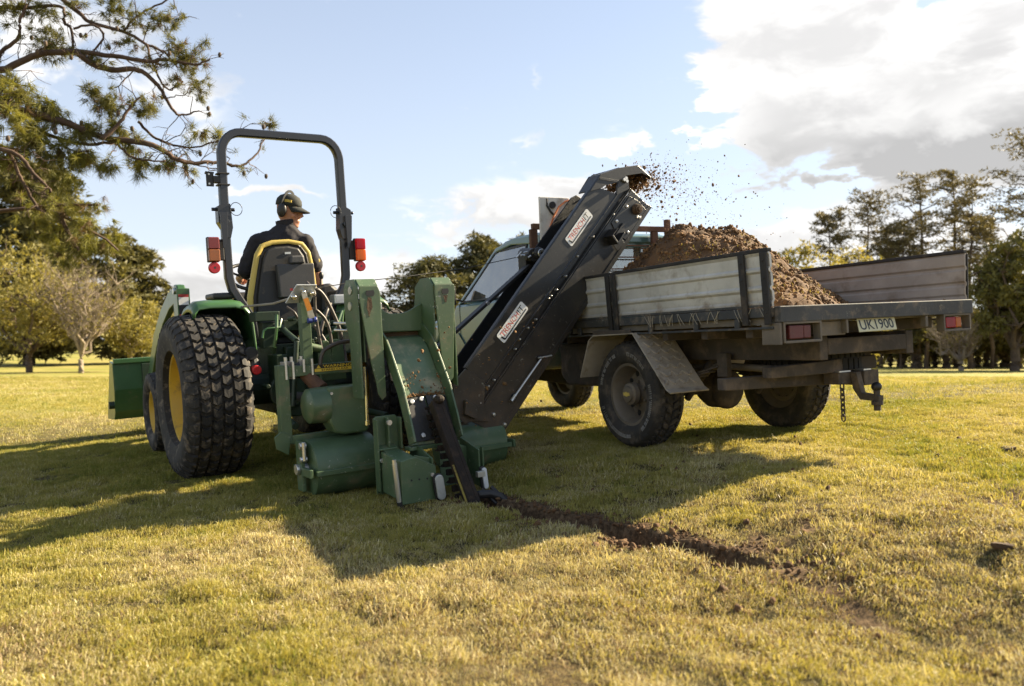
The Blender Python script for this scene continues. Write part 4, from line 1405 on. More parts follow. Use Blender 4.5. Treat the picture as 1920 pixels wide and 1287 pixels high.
    g = G(); g.tube([(-.085, -2.05, .03), (-.075, -2.05, -.02)], .02, 8); B(g, 'strut_foot', 'black', sk, 0, 40)

    def oval(cx, z0, z1, w, y, nm, par, m, tilt=0.0):
        r = w / 2
        pts = [(cx + r * math.cos(a), z1 - r + r * math.sin(a)) for a in np.linspace(0, math.pi, 9)] + [(cx + tilt + r * math.cos(a), z0 + r + r * math.sin(a)) for a in np.linspace(math.pi, 2 * math.pi, 9)]
        g = G(); g.prism(pts, 'y', y, y + .014); return B(g, nm, m, par, .004)
    oval(.158, .0, .172, .074, -2.098, 'link_backing', sk, 'black', .012)
    lk = oval(.158, .008, .164, .058, -2.113, 'link_plate', sk, 'alu', .012)
    g = G(); g.box(.524, .535, -2.02, -1.99, .10, .275); g.prism([(-2.01, .02), (-2.01, .258), (-1.62, .36), (-1.62, .06)], 'x', .500, .512)
    g.prism([(.300, .03), (.300, .315), (.33, .325), (.512, .262), (.512, .03)], 'y', -1.86, -1.85)
    sr = B(g, 'skid_plate', 'green_trench', None, .003)
    oval(.512, .0, .155, .050, -2.035, 'link_backing', sr, 'black', .010)
    oval(.516, .008, .146, .034, -2.050, 'link_plate', sr, 'white', .010)
    g = G()
    arcp = [(.30, -2.20, .012), (.36, -2.24, .03), (.42, -2.27, .03), (.47, -2.30, .01), (.50, -2.32, -.03)]
    g.tube(arcp, .026, 8)
    g.tube([(.455, -2.22, .06), (.51, -2.36, -.06)], .014, 6); g.tube([(.40, -2.20, .05), (.44, -2.30, -.03)], .012, 6)
    g.box(.34, .37, -2.26, -2.23, .025, .045)
    B(g, 'crumb_shoe', 'black', None, .003)
    g = G(); g.tube([(.47, -1.97, .72), (.60, -1.62, .66)], .008, 6)

    # ---- conveyor: u runs up the slope, v square to it, in the plane across the tractor
    A = Vector((.982, -1.5, .227)); U = Vector((.685, 0, .728)); V = Vector((-.728, 0, .685))

    def q(u, v, y):
        p = A + U * u + V * v
        return (p.x, y, p.z)

    def slab(poly, y0, y1, g=None):
        g = g or G()
        return g.plate([q(u, v, y0) for u, v in poly], (0, y1 - y0, 0))
    cv = thing('conveyor', None, None); cv.parent = tr
    g = slab([(-.05, .255), (.02, -.012), (2.345, .0), (2.318, .062), (2.292, .252), (.12, .255)], -1.50, -1.49)
    slab([(.02, -.014), (2.345, -.004), (2.345, .006), (.02, -.002)], -1.49, -1.44, g)
    B(g, 'side_panel', 'conv', cv, .003)
    g = slab([(.24, .338), (.18, .36), (.214, .535), (1.98, .552), (2.073, .475), (2.147, .342)], -1.502, -1.49)
    slab([(.214, .527), (1.98, .544), (1.98, .553), (.214, .536)], -1.489, -1.45, g)
    B(g, 'cover_panel', 'conv', cv, .004)
    g = slab([(-.06, .262), (2.285, .262), (2.285, .272), (-.06, .272)], -1.508, -1.49)
    slab([(.12, .3275), (2.30, .3275), (2.30, .337), (.12, .337)], -1.508, -1.49, g)
    slab([(-.06, .256), (2.29, .256), (2.29, .34), (.10, .34)], -1.478, -1.468, g)
    slab([(2.14, .335), (2.272, .275), (2.335, .35), (2.325, .40), (2.25, .40), (2.19, .375)], -1.509, -1.4915, g)
    B(g, 'rail', 'conv', cv, .002)
    g = slab([(.12, .018), (2.33, .022), (2.33, .036), (.12, .032)], -1.5035, -1.4995)
    B(g, 'fold_line', 'conv', cv, .001)
    # lower hopper plates
    g = slab([(-.10, .30), (-.098, .40), (.06, .56), (.20, .545), (.24, .36), (.10, .26), (.03, .15), (-.04, .25)], -1.52, -1.506)
    slab([(-.20, .40), (-.10, .56), (-.02, .66), (.095, .635), (.06, .555), (-.08, .40), (-.10, .33), (-.20, .32)], -1.47, -1.30, g)
    slab([(.0, .60), (.10, .635), (.20, .60), (.20, .56), (.06, .57)], -1.30, -1.0, g)
    slab([(-.22, .10), (-.20, .34), (-.10, .33), (-.02, .14)], -1.46, -1.2, g)
    slab([(-.06, .36), (.02, .42), (.05, .30), (-.03, .26)], -1.56, -1.5215, g)
    B(g, 'lower_housing', 'conv', cv, .005)
    g = slab([(.10, .0), (.10, .372), (2.20, .372), (2.26, .345), (2.285, .27), (2.29, .0)], -.90, -.886); B(g, 'far_wall', 'conv_dark', cv, .006)
    g = slab([(.04, .08), (2.20, .08), (2.20, .10), (.04, .10)], -1.48, -.90); B(g, 'belt', 'conv_dark', cv, .002)
    g = slab([(.02, .0), (2.30, .0), (2.30, .014), (.02, .014)], -1.488, -.90); B(g, 'floor_pan', 'conv', cv, .002)
    # hood over the discharge end
    hp = [(1.97, .553), (2.145, .561), (2.327, .457), (2.485, .337), (2.520, .160)]
    g = G()
    for i in range(len(hp) - 1):
        a, b = hp[i], hp[i + 1]
        du, dv = b[0] - a[0], b[1] - a[1]
        L = math.hypot(du, dv); nu, nv = dv / L * .012, -du / L * .012
        slab([a, b, (b[0] + nu, b[1] + nv), (a[0] + nu, a[1] + nv)], -1.50, -1.36 if i < 2 else -1.15, g)
    slab([(1.96, .550), (2.145, .560), (2.327, .456), (2.483, .336), (2.518, .158), (2.464, .262), (2.329, .366), (2.235, .385), (2.11, .470), (2.06, .486)], -1.512, -1.5005, g)
    B(g, 'hood', 'conv', cv, .003)
    g = slab([(2.10, .545), (2.12, .548), (2.24, .40), (2.22, .395)], -1.516, -1.512); B(g, 'hood_seam', 'conv', cv, .001)
    g = G(); g.cyl(q(2.20, .165, -1.47), q(2.20, .165, -.91), .075, 20); B(g, 'head_drum', 'conv_dark', cv, 0, 40)
    # plate and bearing near the head, bracket
    g = slab([(1.90, .135), (1.93, .235), (2.23, .235), (2.27, .14), (2.27, .04), (1.93, .04)], -1.508, -1.501); B(g, 'bearing_plate', 'conv', cv, .002)
    bm = g = G(); g.cyl(q(2.195, .118, -1.508), q(2.195, .118, -1.55), .046, 16, .036); g.cyl(q(2.195, .118, -1.55), q(2.195, .118, -1.562), .022, 12); B(g, 'head_bearing', 'soil_dark', cv, .004)
    g = slab([(1.79, .215), (1.875, .212), (1.89, .205), (1.81, .205)], -1.60, -1.501)
    slab([(1.785, .13), (1.795, .215), (1.81, .215), (1.80, .13)], -1.60, -1.501, g)
    slab([(1.79, .125), (1.905, .128), (1.905, .142), (1.79, .139)], -1.60, -1.501, g)
    slab([(1.80, .045), (1.90, .035), (1.915, .12), (1.81, .12)], -1.512, -1.5085, g)
    slab([(1.86, .14), (2.0, .142), (2.0, .158), (1.86, .156)], -1.53, -1.5085, g)
    B(g, 'lug_bracket', 'conv', cv, .003)
    g = G()
    for u, v in ((2.14, .205), (1.976, .206), (1.99, .066), (2.155, .070), (2.17, .05), (1.994, .264), (1.714, .30), (1.493, .315), (.098, .146), (.098, .024), (.011, .022), (.865, .30), (.579, .30), (.770, .315), (.658, .318),
                 (.291, .30), (.227, .31), (1.16, .30), (1.09, .31), (1.06, .315), (1.30, .30), (-.09, .395), (.091, .29)):
        big = .013 if (u > 1.9 or u < .2) and v < .25 else .0075
        g.cyl(q(u, v, -1.49), q(u, v, -1.5165), big, 8)
        g.ell(q(u, v, -1.516), (big * .9, .006, big * .9), 8, 5)
    for u, v in ((2.275, .372), (2.295, .366), (2.285, .345)):
        g.cyl(q(u, v, -1.509), q(u, v, -1.535), .014, 8)
    B(g, 'bolt', 'bolt', cv, 0, 50)['kind'] = 'stuff'
    # handle rod
    g = G(); g.tube([q(.27, .10, -1.535), q(.656, .092, -1.535)], .0085, 8); g.tube([q(.645, .12, -1.54), q(.672, .090, -1.54), q(.735, .034, -1.54)], .007, 8); g.cyl(q(.255, .10, -1.535), q(.31, .10, -1.535), .014, 8); B(g, 'tension_rod', 'steel', cv, 0, 40)
    g = G()
    for u in (.30, .655):
        g = G(); p = q(u, .097, -1.52); g.ell(p, (.022, .022, .022), 8, 6)
        B(g, 'rod_bracket', 'conv_dark', cv, .0)
    # name stickers
    for (u0, u1, v0, v1) in ((1.512, 1.842, .400, .486), (.548, .884, .4005, .4885)):
        r = .010
        poly = [(u0 + r, v0), (u1 - r, v0), (u1, v0 + r), (u1, v1 - r), (u1 - r, v1), (u0 + r, v1), (u0, v1 - r), (u0, v0 + r)]
        g = slab(poly, -1.5048, -1.5025); s = B(g, 'sticker', 'white', cv, 0)
        L, H = u1 - u0, v1 - v0
        for body, a, w_, m in (('TRENCH', .03, .213, 'sticker_red'), ('IT', .252, .053, 'sticker_black')):
            text(body, 'lettering', M[m], cv, q(u0 + a * L / .33, v0 + .030, -1.5050), U, V, w_ * L / .33, H * .50, off, .0012, .004)
        g = slab([(u0 + .022, v0 + .016), (u0 + .032, v0 + .010), (u1 - .018, v0 + .012), (u1 - .016, v0 + .020), (u0 + .036, v0 + .019), (u0 + .024, v0 + .052), (u0 + .014, v0 + .050)], -1.5062, -1.5049); B(g, 'sticker_swoosh', 'sticker_black', cv, 0)
    # pivot, strut and the wire rope to the roll bar
    g = G()
    g.cyl((1.66, -1.10, 1.575), (1.72, -.86, 1.60), .055, 14); g.cyl((1.60, -1.06, 1.56), (1.80, -1.06, 1.60), .026, 10); g.ell((1.69, -1.12, 1.588), (.05, .03, .05), 12, 8)
    g.box(1.64, 1.74, -1.0, -.89, 1.44, 1.60)
    B(g, 'pivot_block', 'black', cv, .005)
    g = G()
    g.lathe([(-1.155, .012), (-1.155, .032), (-1.15, .036), (-1.145, .030)], (1.695, 0, 1.585), 'y', 18)
    for k in range(5):
        g.tube([(1.50 + .035 * k, -1.08 - .01 * (k % 2), 1.555 + .02 * (k % 3)), (1.535 + .03 * k, -1.10, 1.60 - .03 * (k % 2))], .009, 6)
    g.cyl((1.78, -1.06, 1.595), (1.84, -1.06, 1.60), .016, 8)
    B(g, 'shackle', 'steel', cv, 0, 40)
    a, b = Vector((.42, -1.0, .63)), Vector((1.665, -1.0, 1.50))
    g = G(); g.sweep([a, b], [(-.012, -.034), (.012, -.034), (.012, .034), (-.012, .034)], up=(0, 1, 0)); sb = B(g, 'support_strut', 'black', cv, .003)
    p = a.lerp(b, .66); g = G(); g.cyl((p.x, -1.02, p.z), (p.x, -1.036, p.z), .016, 10); B(g, 'strut_pin', 'steel', cv, 0)
    g = G(); g.tube([(1.54, -1.06, 1.565), (1.0, -1.13, 1.475), (.50, -1.18, 1.42), (.05, -1.22, 1.385), (-.24, -1.23, 1.345)], .0035, 6); B(g, 'wire_rope', 'frame_black', None, 0, 50)
    g = G(); g.tube([(-.40, -1.20, 1.30), (-.30, -.62, 1.285), (-.435, -.10, 1.262)], .007, 6)
    g = G(); g.tube([(-.45, -.10, 1.268), (-.30, -.55, 1.275), (-.37, -1.15, 1.29)], .009, 6); B(g, 'control_cable', 'twine', None, 0, 50)
    return tr


trencher = build_trencher()

# ------------------------------------------------------------------ the flatbed truck
def build_truck():
    t = thing('flatbed_truck', 'old teal flatbed truck with dusty grey drop sides, loaded with soil', 'truck', K4)

    def B(g, name, m, par=None, bevel=.004, smooth=None):
        return g.build(name, M[m], par or t, (0, 0, 0), bevel, smooth)
    # wheels
    for sx in (-1, 1):
        wheel_parts(t, (sx * .745, 0, .402 - .006), .80, .262, .225, sx, M['rubber_truck'], M['truck_rim'], 'terrain', 38, 'rear_wheel', M['truck_rim'], dish=.9, letters=True, holes=10)
        wheel_parts(t, (sx * .72, 3.32, .375), .78, .25, .225, sx, M['rubber_truck'], M['truck_rim'], 'terrain', 38, 'front_wheel', M['truck_rim'], dish=.6, letters=False, holes=10)
    for sx in (-1, 1):      # free-wheel hubs
        g = G(); g.lathe([(sx * .80, .085), (sx * .835, .080), (sx * .842, .06), (sx * .858, .055), (sx * .862, .001)], (0, 0, .40), 'x', 24)
        hb = B(g, 'wheel_hub', 'truck_rim', None, 0, 40)
        g = G(); x = sx * .863
        g.prism([(-.034, .413), (-.012, .411), (-.010, .417), (.014, .417), (.012, .411), (.036, .411), (.030, .389), (.010, .389), (.008, .383), (-.014, .383), (-.012, .389), (-.038, .389)], 'x', x - .003, x + .003)
        B(g, 'hub_emblem', 'yellow_trim', hb, 0)
    # chassis
    g = G()
    for s in (-1, 1):
        g.box(s * .40 - .035, s * .40 + .035, -1.42, 3.9, .63, .78)
    for y in (-1.38, -.7, .55, 1.3, 2.2):
        g.box(-.364, .364, y - .04, y + .04, .66, .76)
    for y in (-1.25, -.85, -.45, .40, .80, 1.15):
        g.box(-.84, .84, y - .03, y + .03, .785, .86)
    B(g, 'chassis_frame', 'chassis', None, .006)
    g = G(); g.cyl((-.62, 0, .40), (.62, 0, .40), .055, 14)
    g.lathe([(-.17, .02), (-.15, .09), (-.07, .15), (.05, .165), (.12, .13), (.17, .05)], (0, -.02, .39), 'x', 24)
    g.ell((0, -.12, .38), (.15, .10, .155), 16, 10)
    B(g, 'rear_axle', 'chassis', None, 0, 45)
    g = G()
    for s in (-1, 1):
        for k in range(5):
            L = .62 - k * .09
            pth = [(s * .50, y, .50 - k * .016 - .09 * (1 - (y / .65) ** 2) + .10) for y in np.linspace(-L, L, 9)]
            g.sweep(pth, [(-.032, -.006), (.032, -.006), (.032, .006), (-.032, .006)])
        g.box(s * .50 - .045, s * .50 + .045, -.09, .09, .40, .54)
        g.box(s * .50 - .02, s * .50 + .02, -.70, -.60, .52, .68)
    B(g, 'leaf_spring', 'chassis', None, .002)
    g = G()
    for s in (-1, 1):
        g.tube([(s * .36, -.08, .33), (s * .30, -.42, .72)], .026, 10); g.tube([(s * .33, -.25, .52), (s * .30, -.42, .72)], .036, 10)
    B(g, 'shock_absorber', 'chassis', None, 0, 40)
    g = G(); g.tube([(.02, -.62, .74), (.03, -.64, .60), (.02, -.66, .50), (-.04, -.64, .455), (-.14, -.60, .44)], .016, 8); g.tube([(-.30, .3, .55), (-.32, -.5, .58), (-.34, -1.1, .56)], .025, 8); B(g, 'exhaust_pipe', 'truck_rim', None, 0, 50)
    g = G(); g.prism([(.45, .42), (.45, .78), (1.25, .78), (1.25, .50), (1.15, .42)], 'x', -.66, -.38); B(g, 'fuel_tank', 'chassis', None, .02)
    g = G(); g.box(.34, .62, .5, 1.2, .46, .78); g.prism([(1.5, .36), (1.4, .60), (2.9, .60), (2.9, .42)], 'x', -.25, .25); B(g, 'gearbox_guard', 'chassis', None, .02)
    g = G(); g.tube([(0, .1, .42), (0, 1.5, .5)], .04, 10); B(g, 'prop_shaft', 'chassis', None, 0, 40)
    # spare wheel slung flat under the tail
    sp = thing('spare_wheel', None, None); sp.parent = t
    g = G(); g.lathe([(-.08, .20), (-.085, .29), (-.07, .335), (0, .345), (.07, .335), (.085, .29), (.08, .20)], (.06, -.90, .62), 'z', 48, True); B(g, 'tyre', 'rubber_dark', sp, 0, 40)
    g = G()
    for k in range(46):
        a = 2 * math.pi * k / 46
        c, s = math.cos(a), math.sin(a)
        for z0, z1, o in ((.545, .615, 0), (.625, .695, .5)):
            b = a + o * 2 * math.pi / 46
            c, s = math.cos(b), math.sin(b)
            pts = []
            for r in (.335, .354):
                for (tt, zz) in ((-.018, z0), (.018, z0), (.018, z1), (-.018, z1)):
                    pts.append((.06 + r * c - tt * s, -.90 + r * s + tt * c, zz))
            g.hexa(pts)
    B(g, 'tread', 'rubber_dark', sp, 0)['kind'] = 'stuff'
    # towing gear
    g = G()
    g.prism([(-.66, .530), (-.66, .600), (-.40, .605), (.285, .628), (.30, .60), (.30, .540), (-.20, .530)], 'y', -1.24, -1.16)
    g.prism([(-.92, .47), (-.92, .545), (-.10, .535), (.20, .49), (.16, .44), (-.20, .45)], 'y', -1.12, -1.04)
    tb = B(g, 'tow_beam', 'chassis', None, .006)
    g = G(); g.box(.06, .20, -1.33, -1.16, .44, .535); g.box(-.12, .02, -1.28, -1.16, .455, .53); g.prism([(.20, .60), (.27, .62), (.29, .66), (.24, .69), (.04, .69), (.04, .60)], 'y', -1.22, -1.16); B(g, 'tow_hitch', 'chassis', tb, .004)
    g = G(); g.box(-.10, .01, -1.27, -1.20, .531, .541); g.box(.07, .14, -1.32, -1.24, .536, .546); B(g, 'worn_edge', 'steel', tb, .001)
    g = G(); g.prism([(-1.28, .53), (-1.33, .53), (-1.36, .40), (-1.49, .385), (-1.49, .350), (-1.35, .355), (-1.30, .42)], 'x', .03, .075); g.cyl((.052, -1.46, .35), (.052, -1.46, .325), .035, 12); g.cyl((.052, -1.46, .385), (.052, -1.46, .425), .020, 12); g.cyl((.052, -1.46, .325), (.052, -1.46, .29), .022, 8); to = B(g, 'tow_tongue', 'chassis', tb, .003)
    to.location.x = -.045
    g = G(); g.ell((.007, -1.46, .440), (.032, .032, .030), 16, 12); B(g, 'tow_ball', 'black', tb, 0, 80)
    z = .465
    for k in range(7):
        g = G()
        z0, z1 = z - .047, z
        r, w, cx, cy = .0055, .013, -.115, -1.30
        if k % 2:
            lp = [(cx - w, cy, z0 + .01), (cx - w, cy, z1 - .01), (cx, cy, z1), (cx + w, cy, z1 - .01), (cx + w, cy, z0 + .01), (cx, cy, z0)]
        else:
            lp = [(cx, cy - w, z0 + .01), (cx, cy - w, z1 - .01), (cx, cy, z1), (cx, cy + w, z1 - .01), (cx, cy + w, z0 + .01), (cx, cy, z0)]
        g.sweep(lp, [(r * math.cos(a), r * math.sin(a)) for a in np.linspace(0, 2 * math.pi, 7)[:-1]], close=True, up=(.3, .8, .2))
        B(g, 'chain_link', 'chassis', tb, 0, 60)
        z -= .033
    # mudguards of checker plate
    for s in (-1, 1):
        x0, x1 = (-.935, -.60) if s < 0 else (.60, .935)
        g = G()
        g.strip([(.50, .515), (.36, .80), (.30, .835), (-.20, .842), (-.55, .455), (-.60, .43)], 'x', x0, x1, .010)
        mg = B(g, 'mudguard', 'checker', None, .002)
        g = G()
        n0 = Vector((0, -.74, .67)).normalized()
        for r in range(7):
            for c in range(6):
                u = (r + .6) / 7.4; x = x0 + .035 + (x1 - x0 - .06) * (c + (.5 if r % 2 else 0)) / 6
                y, zz = -.205 - .345 * u, .838 - .383 * u
                d = Vector((.021, -.013 * (1 if (r + c) % 2 else -1), -.014 * (1 if (r + c) % 2 else -1)))
                p = Vector((x, y, zz)) + n0 * .011
                e = Vector((0, -.67, -.74)) * .013
                g.plate([p - d - e * .3, p + e, p + d + e * .3, p - e], tuple(n0 * .006))
        B(g, 'tread_pattern', 'checker_bar', mg, 0)['kind'] = 'stuff'
        g = G(); g.box(x0 if s < 0 else x1 - .012, x0 + .012 if s < 0 else x1, -.18, .30, .845, .875); B(g, 'guard_bracket', 'chassis', mg, .002)
    # tray
    g = G(); g.box(-.872, .872, -1.50, 1.28, .905, .955); B(g, 'deck', 'tray_frame', None, .004)
    g = G(); g.box(-.885, .885, -1.548, -1.501, .872, .966); B(g, 'rear_beam', 'tray_steel', None, .005)
    g = G()
    for s in (-1, 1):
        x0, x1 = (-.900, -.873) if s < 0 else (.873, .900)
        g.box(x0, x1, -1.499, 1.28, .905, .962)
        g.box(x0 + .002, x1 - .004, -1.499, 1.28, .836, .850)
        for y in (-1.21, -.834, -.36, .05, .55, .95):
            g.box(x0 + .003, x1 - .006, y - .022, y + .022, .8505, .9045)
    B(g, 'side_rail', 'tray_steel', None, .003)
    g = G(); g.box(-.870, .870, -1.49, 1.26, .862, .904); B(g, 'deck_bearer', 'tray_frame', None, .003)
    g = G()
    rr = random.Random(4)
    for y0, n in ((-1.46, 4), (-1.30, 3), (-1.10, 4), (-.92, 4), (-.74, 5), (-.56, 3), (-.42, 4)):
        for k in range(n):
            y = y0 + rr.uniform(0, .13); sl = rr.uniform(-.05, .05)
            g.tube([(-.904, y, .960), (-.907, y + sl * .5, .935), (-.904, y + sl, .905), (-.90, y + sl * 1.3, .885)], .0022, 4)
    B(g, 'lashing_twine', 'twine', None, 0)['kind'] = 'stuff'
    # drop sides
    def gate(s, y0, y1, inner, posts):
        sp = .018
        def xz(z, d=0.0):
            return s * (.886 + sp * (z - .966) / .334 + d)
        gt = thing('side_gate', None, None); gt.parent = t
        zs = [.966, .990, 1.004, 1.052, 1.066, 1.078, 1.092, 1.160, 1.172, 1.184, 1.198, 1.262, 1.280]
        ds = [.010, .010, .0, .0, .012, .012, .0, .0, .012, .012, .0, .0, .010]
        path = [(xz(z, d), z) for z, d in zip(zs, ds)]
        g = G()
        for i in range(len(path) - 1):
            a, b = path[i], path[i + 1]
            g.plate([(a[0], y0, a[1]), (a[0], y1, a[1]), (b[0], y1, b[1]), (b[0], y0, b[1])], (-s * .016, 0, 0))
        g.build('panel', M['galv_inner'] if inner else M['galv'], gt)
        g = G(); g.plate([(xz(1.281, .012), y0, 1.281), (xz(1.281, .012), y1, 1.281), (xz(1.304, .012), y1, 1.304), (xz(1.304, .012), y0, 1.304)], (-s * .034, 0, 0)); B(g, 'top_rail', 'frame_black', gt, .003)
        g = G(); g.plate([(xz(.960, .016), y0, .964), (xz(.960, .016), y1, .964), (xz(.978, .016), y1, .980), (xz(.978, .016), y0, .980)], (-s * .0055, 0, 0)); B(g, 'bottom_rail', 'tray_steel', gt, .001)
        for y in posts:
            g = G()
            w = .024
            g.plate([(xz(.90, .016), y - w, .862), (xz(.90, .016), y + w, .862), (xz(1.280, .0145), y + w, 1.280), (xz(1.280, .0145), y - w, 1.280)], (s * .016, 0, 0))
            for z in (.93, 1.04, 1.13, 1.23):
                g.cyl((xz(z, .030), y, z), (xz(z, .036), y, z), .007, 6)
            B(g, 'post', 'frame_black', gt, .003)
        return gt
    gate(-1, -1.50, .040, False, (-1.475, -1.30, .015))
    gate(-1, .062, 1.26, False, (.09, .66, 1.22))
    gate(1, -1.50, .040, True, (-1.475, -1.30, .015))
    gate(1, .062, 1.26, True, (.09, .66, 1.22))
    # headboard
    hb = thing('headboard', None, None); hb.parent = t
    g = G(); g.box(-.85, .66, 1.28, 1.325, 1.795, 1.845); g.box(-.85, .85, 1.281, 1.324, 1.20, 1.25); B(g, 'cross_bar', 'rust', hb, .004)
    for x, z1 in ((-.84, 1.795), (-.30, 1.794), (.485, 1.794)):
        g = G(); g.box(x - .035, x + .035, 1.283, 1.322, .956, z1); B(g, 'post', 'rust', hb, .004)
    g = G(); g.box(.622, .672, 1.279, 1.326, .956, 1.915); B(g, 'post', 'rust', hb, .004)
    g = G()
    for k in range(7):
        z = 1.0 + k * .11
        g.box(-.8, .62, 1.326, 1.332, z, z + .012)
    B(g, 'mesh_guard', 'rust', hb, 0)
    # lamps
    def lamp(x0, x1, z0, z1, lens):
        lp = thing('tail_lamp', None, None); lp.parent = t
        g = G(); g.box(x0, x1, -1.545, -1.49, z1, z1 + .012); g.box(x0, x1, -1.545, -1.49, z0 - .012, z0); g.box(x0 - .014, x0, -1.545, -1.49, z0 - .012, z1 + .012); g.box(x1, x1 + .014, -1.545, -1.49, z0 - .012, z1 + .012); B(g, 'lamp_frame', 'tray_frame', lp, .003)
        g = G(); g.box(x0 + .008, x1 - .008, -1.485, -1.475, z0 + .004, z1 - .004) if not lens[3] else g.box(x0 + .008, lens[1], -1.485, -1.475, z0 + .004, z1 - .004); B(g, 'lamp_back', 'chassis', lp, .002)
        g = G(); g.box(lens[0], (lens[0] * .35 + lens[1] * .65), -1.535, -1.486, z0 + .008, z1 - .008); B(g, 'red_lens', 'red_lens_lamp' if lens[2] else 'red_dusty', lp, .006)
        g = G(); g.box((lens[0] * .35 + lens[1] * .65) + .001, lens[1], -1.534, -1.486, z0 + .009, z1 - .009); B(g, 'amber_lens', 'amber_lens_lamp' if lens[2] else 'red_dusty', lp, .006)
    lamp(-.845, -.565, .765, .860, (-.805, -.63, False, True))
    lamp(.592, .845, .775, .862, (.612, .775, True, True))
    g = G(); g.box(-.335, -.318, -1.54, -1.50, .790, .871); g.box(.40, .425, -1.54, -1.50, .80, .871); g.box(-.886, -.868, -1.54, -1.40, .745, .871); g.box(-.52, -.30, -1.50, -1.485, .78, .862); B(g, 'lamp_bracket', 'tray_frame', None, .003)
    # number plate
    P0 = Vector((-.232, -1.545, .790)); ux = Vector((1, 0, .012)).normalized(); uz = Vector((.0, .30, 1)).normalized()
    uz = (uz - ux * uz.dot(ux)).normalized()
    npl = [P0, P0 + ux * .345, P0 + ux * .355 + uz * .088, P0 + ux * .012 + uz * .088]
    g = G(); g.plate([tuple(p) for p in npl], (0, .004, 0)); pl = B(g, 'number_plate', 'plate', None, .001)
    text('UK1900', 'lettering', M['sticker_black'], pl, P0 + ux * .022 + uz * .012, ux, uz, .305, .064, (0, 0, 0), .0015, .012)
    g = G()
    for a, b in (((.004, .004), (.341, .009)), ((.012, .080), (.348, .085))):
        g.plate([tuple(P0 + ux * a[0] + uz * a[1] - Vector((0, .002, 0))), tuple(P0 + ux * b[0] + uz * a[1] - Vector((0, .002, 0))), tuple(P0 + ux * b[0] + uz * b[1] - Vector((0, .002, 0))), tuple(P0 + ux * a[0] + uz * b[1] - Vector((0, .002, 0)))], (0, .001, 0))
    B(g, 'plate_border', 'plate', pl, 0)
    # cab
    cb = thing('cab', None, None); cb.parent = t
    g = G()
    lower = [(1.42, .55), (1.42, 1.23), (3.10, 1.23), (3.18, 1.12), (3.18, .58)]
    g.prism(lower, 'x', -.815, .815)
    g.prism([(3.181, .60), (3.181, 1.125), (3.5, 1.12), (4.25, 1.06), (4.42, .98), (4.46, .60)], 'x', -.72, .72)
    g.prism([(2.86, .50), (2.9, .78), (3.05, .90), (3.55, .90), (3.75, .75), (3.80, .50), (4.45, .55), (4.45, .98), (3.6, 1.03), (3.19, 1.05), (3.19, .5)], 'x', -.83, -.725)
    g.prism([(2.86, .50), (2.9, .78), (3.05, .90), (3.55, .90), (3.75, .75), (3.80, .50), (4.45, .55), (4.45, .98), (3.6, 1.03), (3.19, 1.05), (3.19, .5)], 'x', .725, .83)
    B(g, 'cab_body', 'truck_paint', cb, .03)

    def hx(z):      # half width of the glasshouse, leaning in towards the roof
        return .805 - .115 * (z - 1.23) / .56
    g = G()
    def pillar(a, b, wa, wb):
        for s in (-1, 1):
            p = []
            for (y, z), w in ((a, wa), (b, wb)):
                X = s * hx(z)
                p += [(X, y - w / 2, z), (X, y + w / 2, z), (X - s * .055, y + w / 2, z), (X - s * .055, y - w / 2, z)]
            g.hexa(p)
    pillar((3.05, 1.225), (2.26, 1.755), .075, .10)
    pillar((1.52, 1.225), (1.52, 1.775), .21, .26)
    rf = [(1.38, 1.70), (1.38, 1.765), (1.46, 1.795), (1.90, 1.812), (2.15, 1.795), (2.32, 1.745), (2.28, 1.715), (1.95, 1.745)]
    g.prism(rf, 'x', -.68, .68)
    for s in (-1, 1):
        g.prism([(1.40, 1.685), (1.40, 1.772), (1.90, 1.795), (2.30, 1.74), (2.28, 1.70), (1.95, 1.735)], 'x', s * .68, s * .722)
    g.box(-.66, .66, 1.425, 1.465, 1.22, 1.34); g.box(-.66, .66, 1.425, 1.465, 1.66, 1.75)
    g.box(-.69, -.56, 1.425, 1.465, 1.33, 1.67); g.box(.56, .69, 1.425, 1.465, 1.33, 1.67)
    B(g, 'glasshouse', 'truck_paint', cb, .012)
    for s in (-1, 1):
        win = [(2.965, 1.244), (2.33, 1.705), (2.25, 1.722), (1.665, 1.722), (1.655, 1.244)]
        fr = G(); n = len(win)
        cy, cz = 2.2, 1.45
        inn = [(y + (cy - y) * .045, z + (cz - z) * .075) for y, z in win]
        for i in range(n):
            j = (i + 1) % n
            quad = [win[i], win[j], inn[j], inn[i]]
            fr.plate([(s * (hx(z) + .004), y, z) for y, z in quad], (-s * .02, 0, 0))
        B(fr, 'window_frame', 'plastic', cb, .002)
        gl = G(); gl.plate([(s * (hx(z) - .004), y, z) for y, z in inn], (-s * .004, 0, 0)); B(gl, 'side_window', 'glass', cb, 0)
        dr = G()
        for (y0, y1, z0, z1) in ((1.66, 2.98, .745, .755), (1.66, 1.668, .60, 1.22), (2.99, 2.998, .60, 1.22)):
            dr.box(s * .8155 - .003, s * .8155 + .003, y0, y1, z0, z1)
        B(dr, 'door_seam', 'plastic', cb, 0)
        dh = G(); dh.box(s * .828 - .012, s * .828 + .012, 1.72, 1.86, 1.10, 1.13); B(dh, 'door_handle', 'plastic', cb, .006)
        mi = G(); mi.tube([(s * .80, 2.95, 1.26), (s * .93, 2.95, 1.30)], .012, 6); mi.box(s * .95 - .07, s * .95 + .07, 2.93, 2.97, 1.22, 1.42); B(mi, 'mirror', 'plastic', cb, .01)
    g = G(); g.box(-.56, .56, 1.440, 1.446, 1.34, 1.66); B(g, 'rear_window', 'glass', cb, 0)
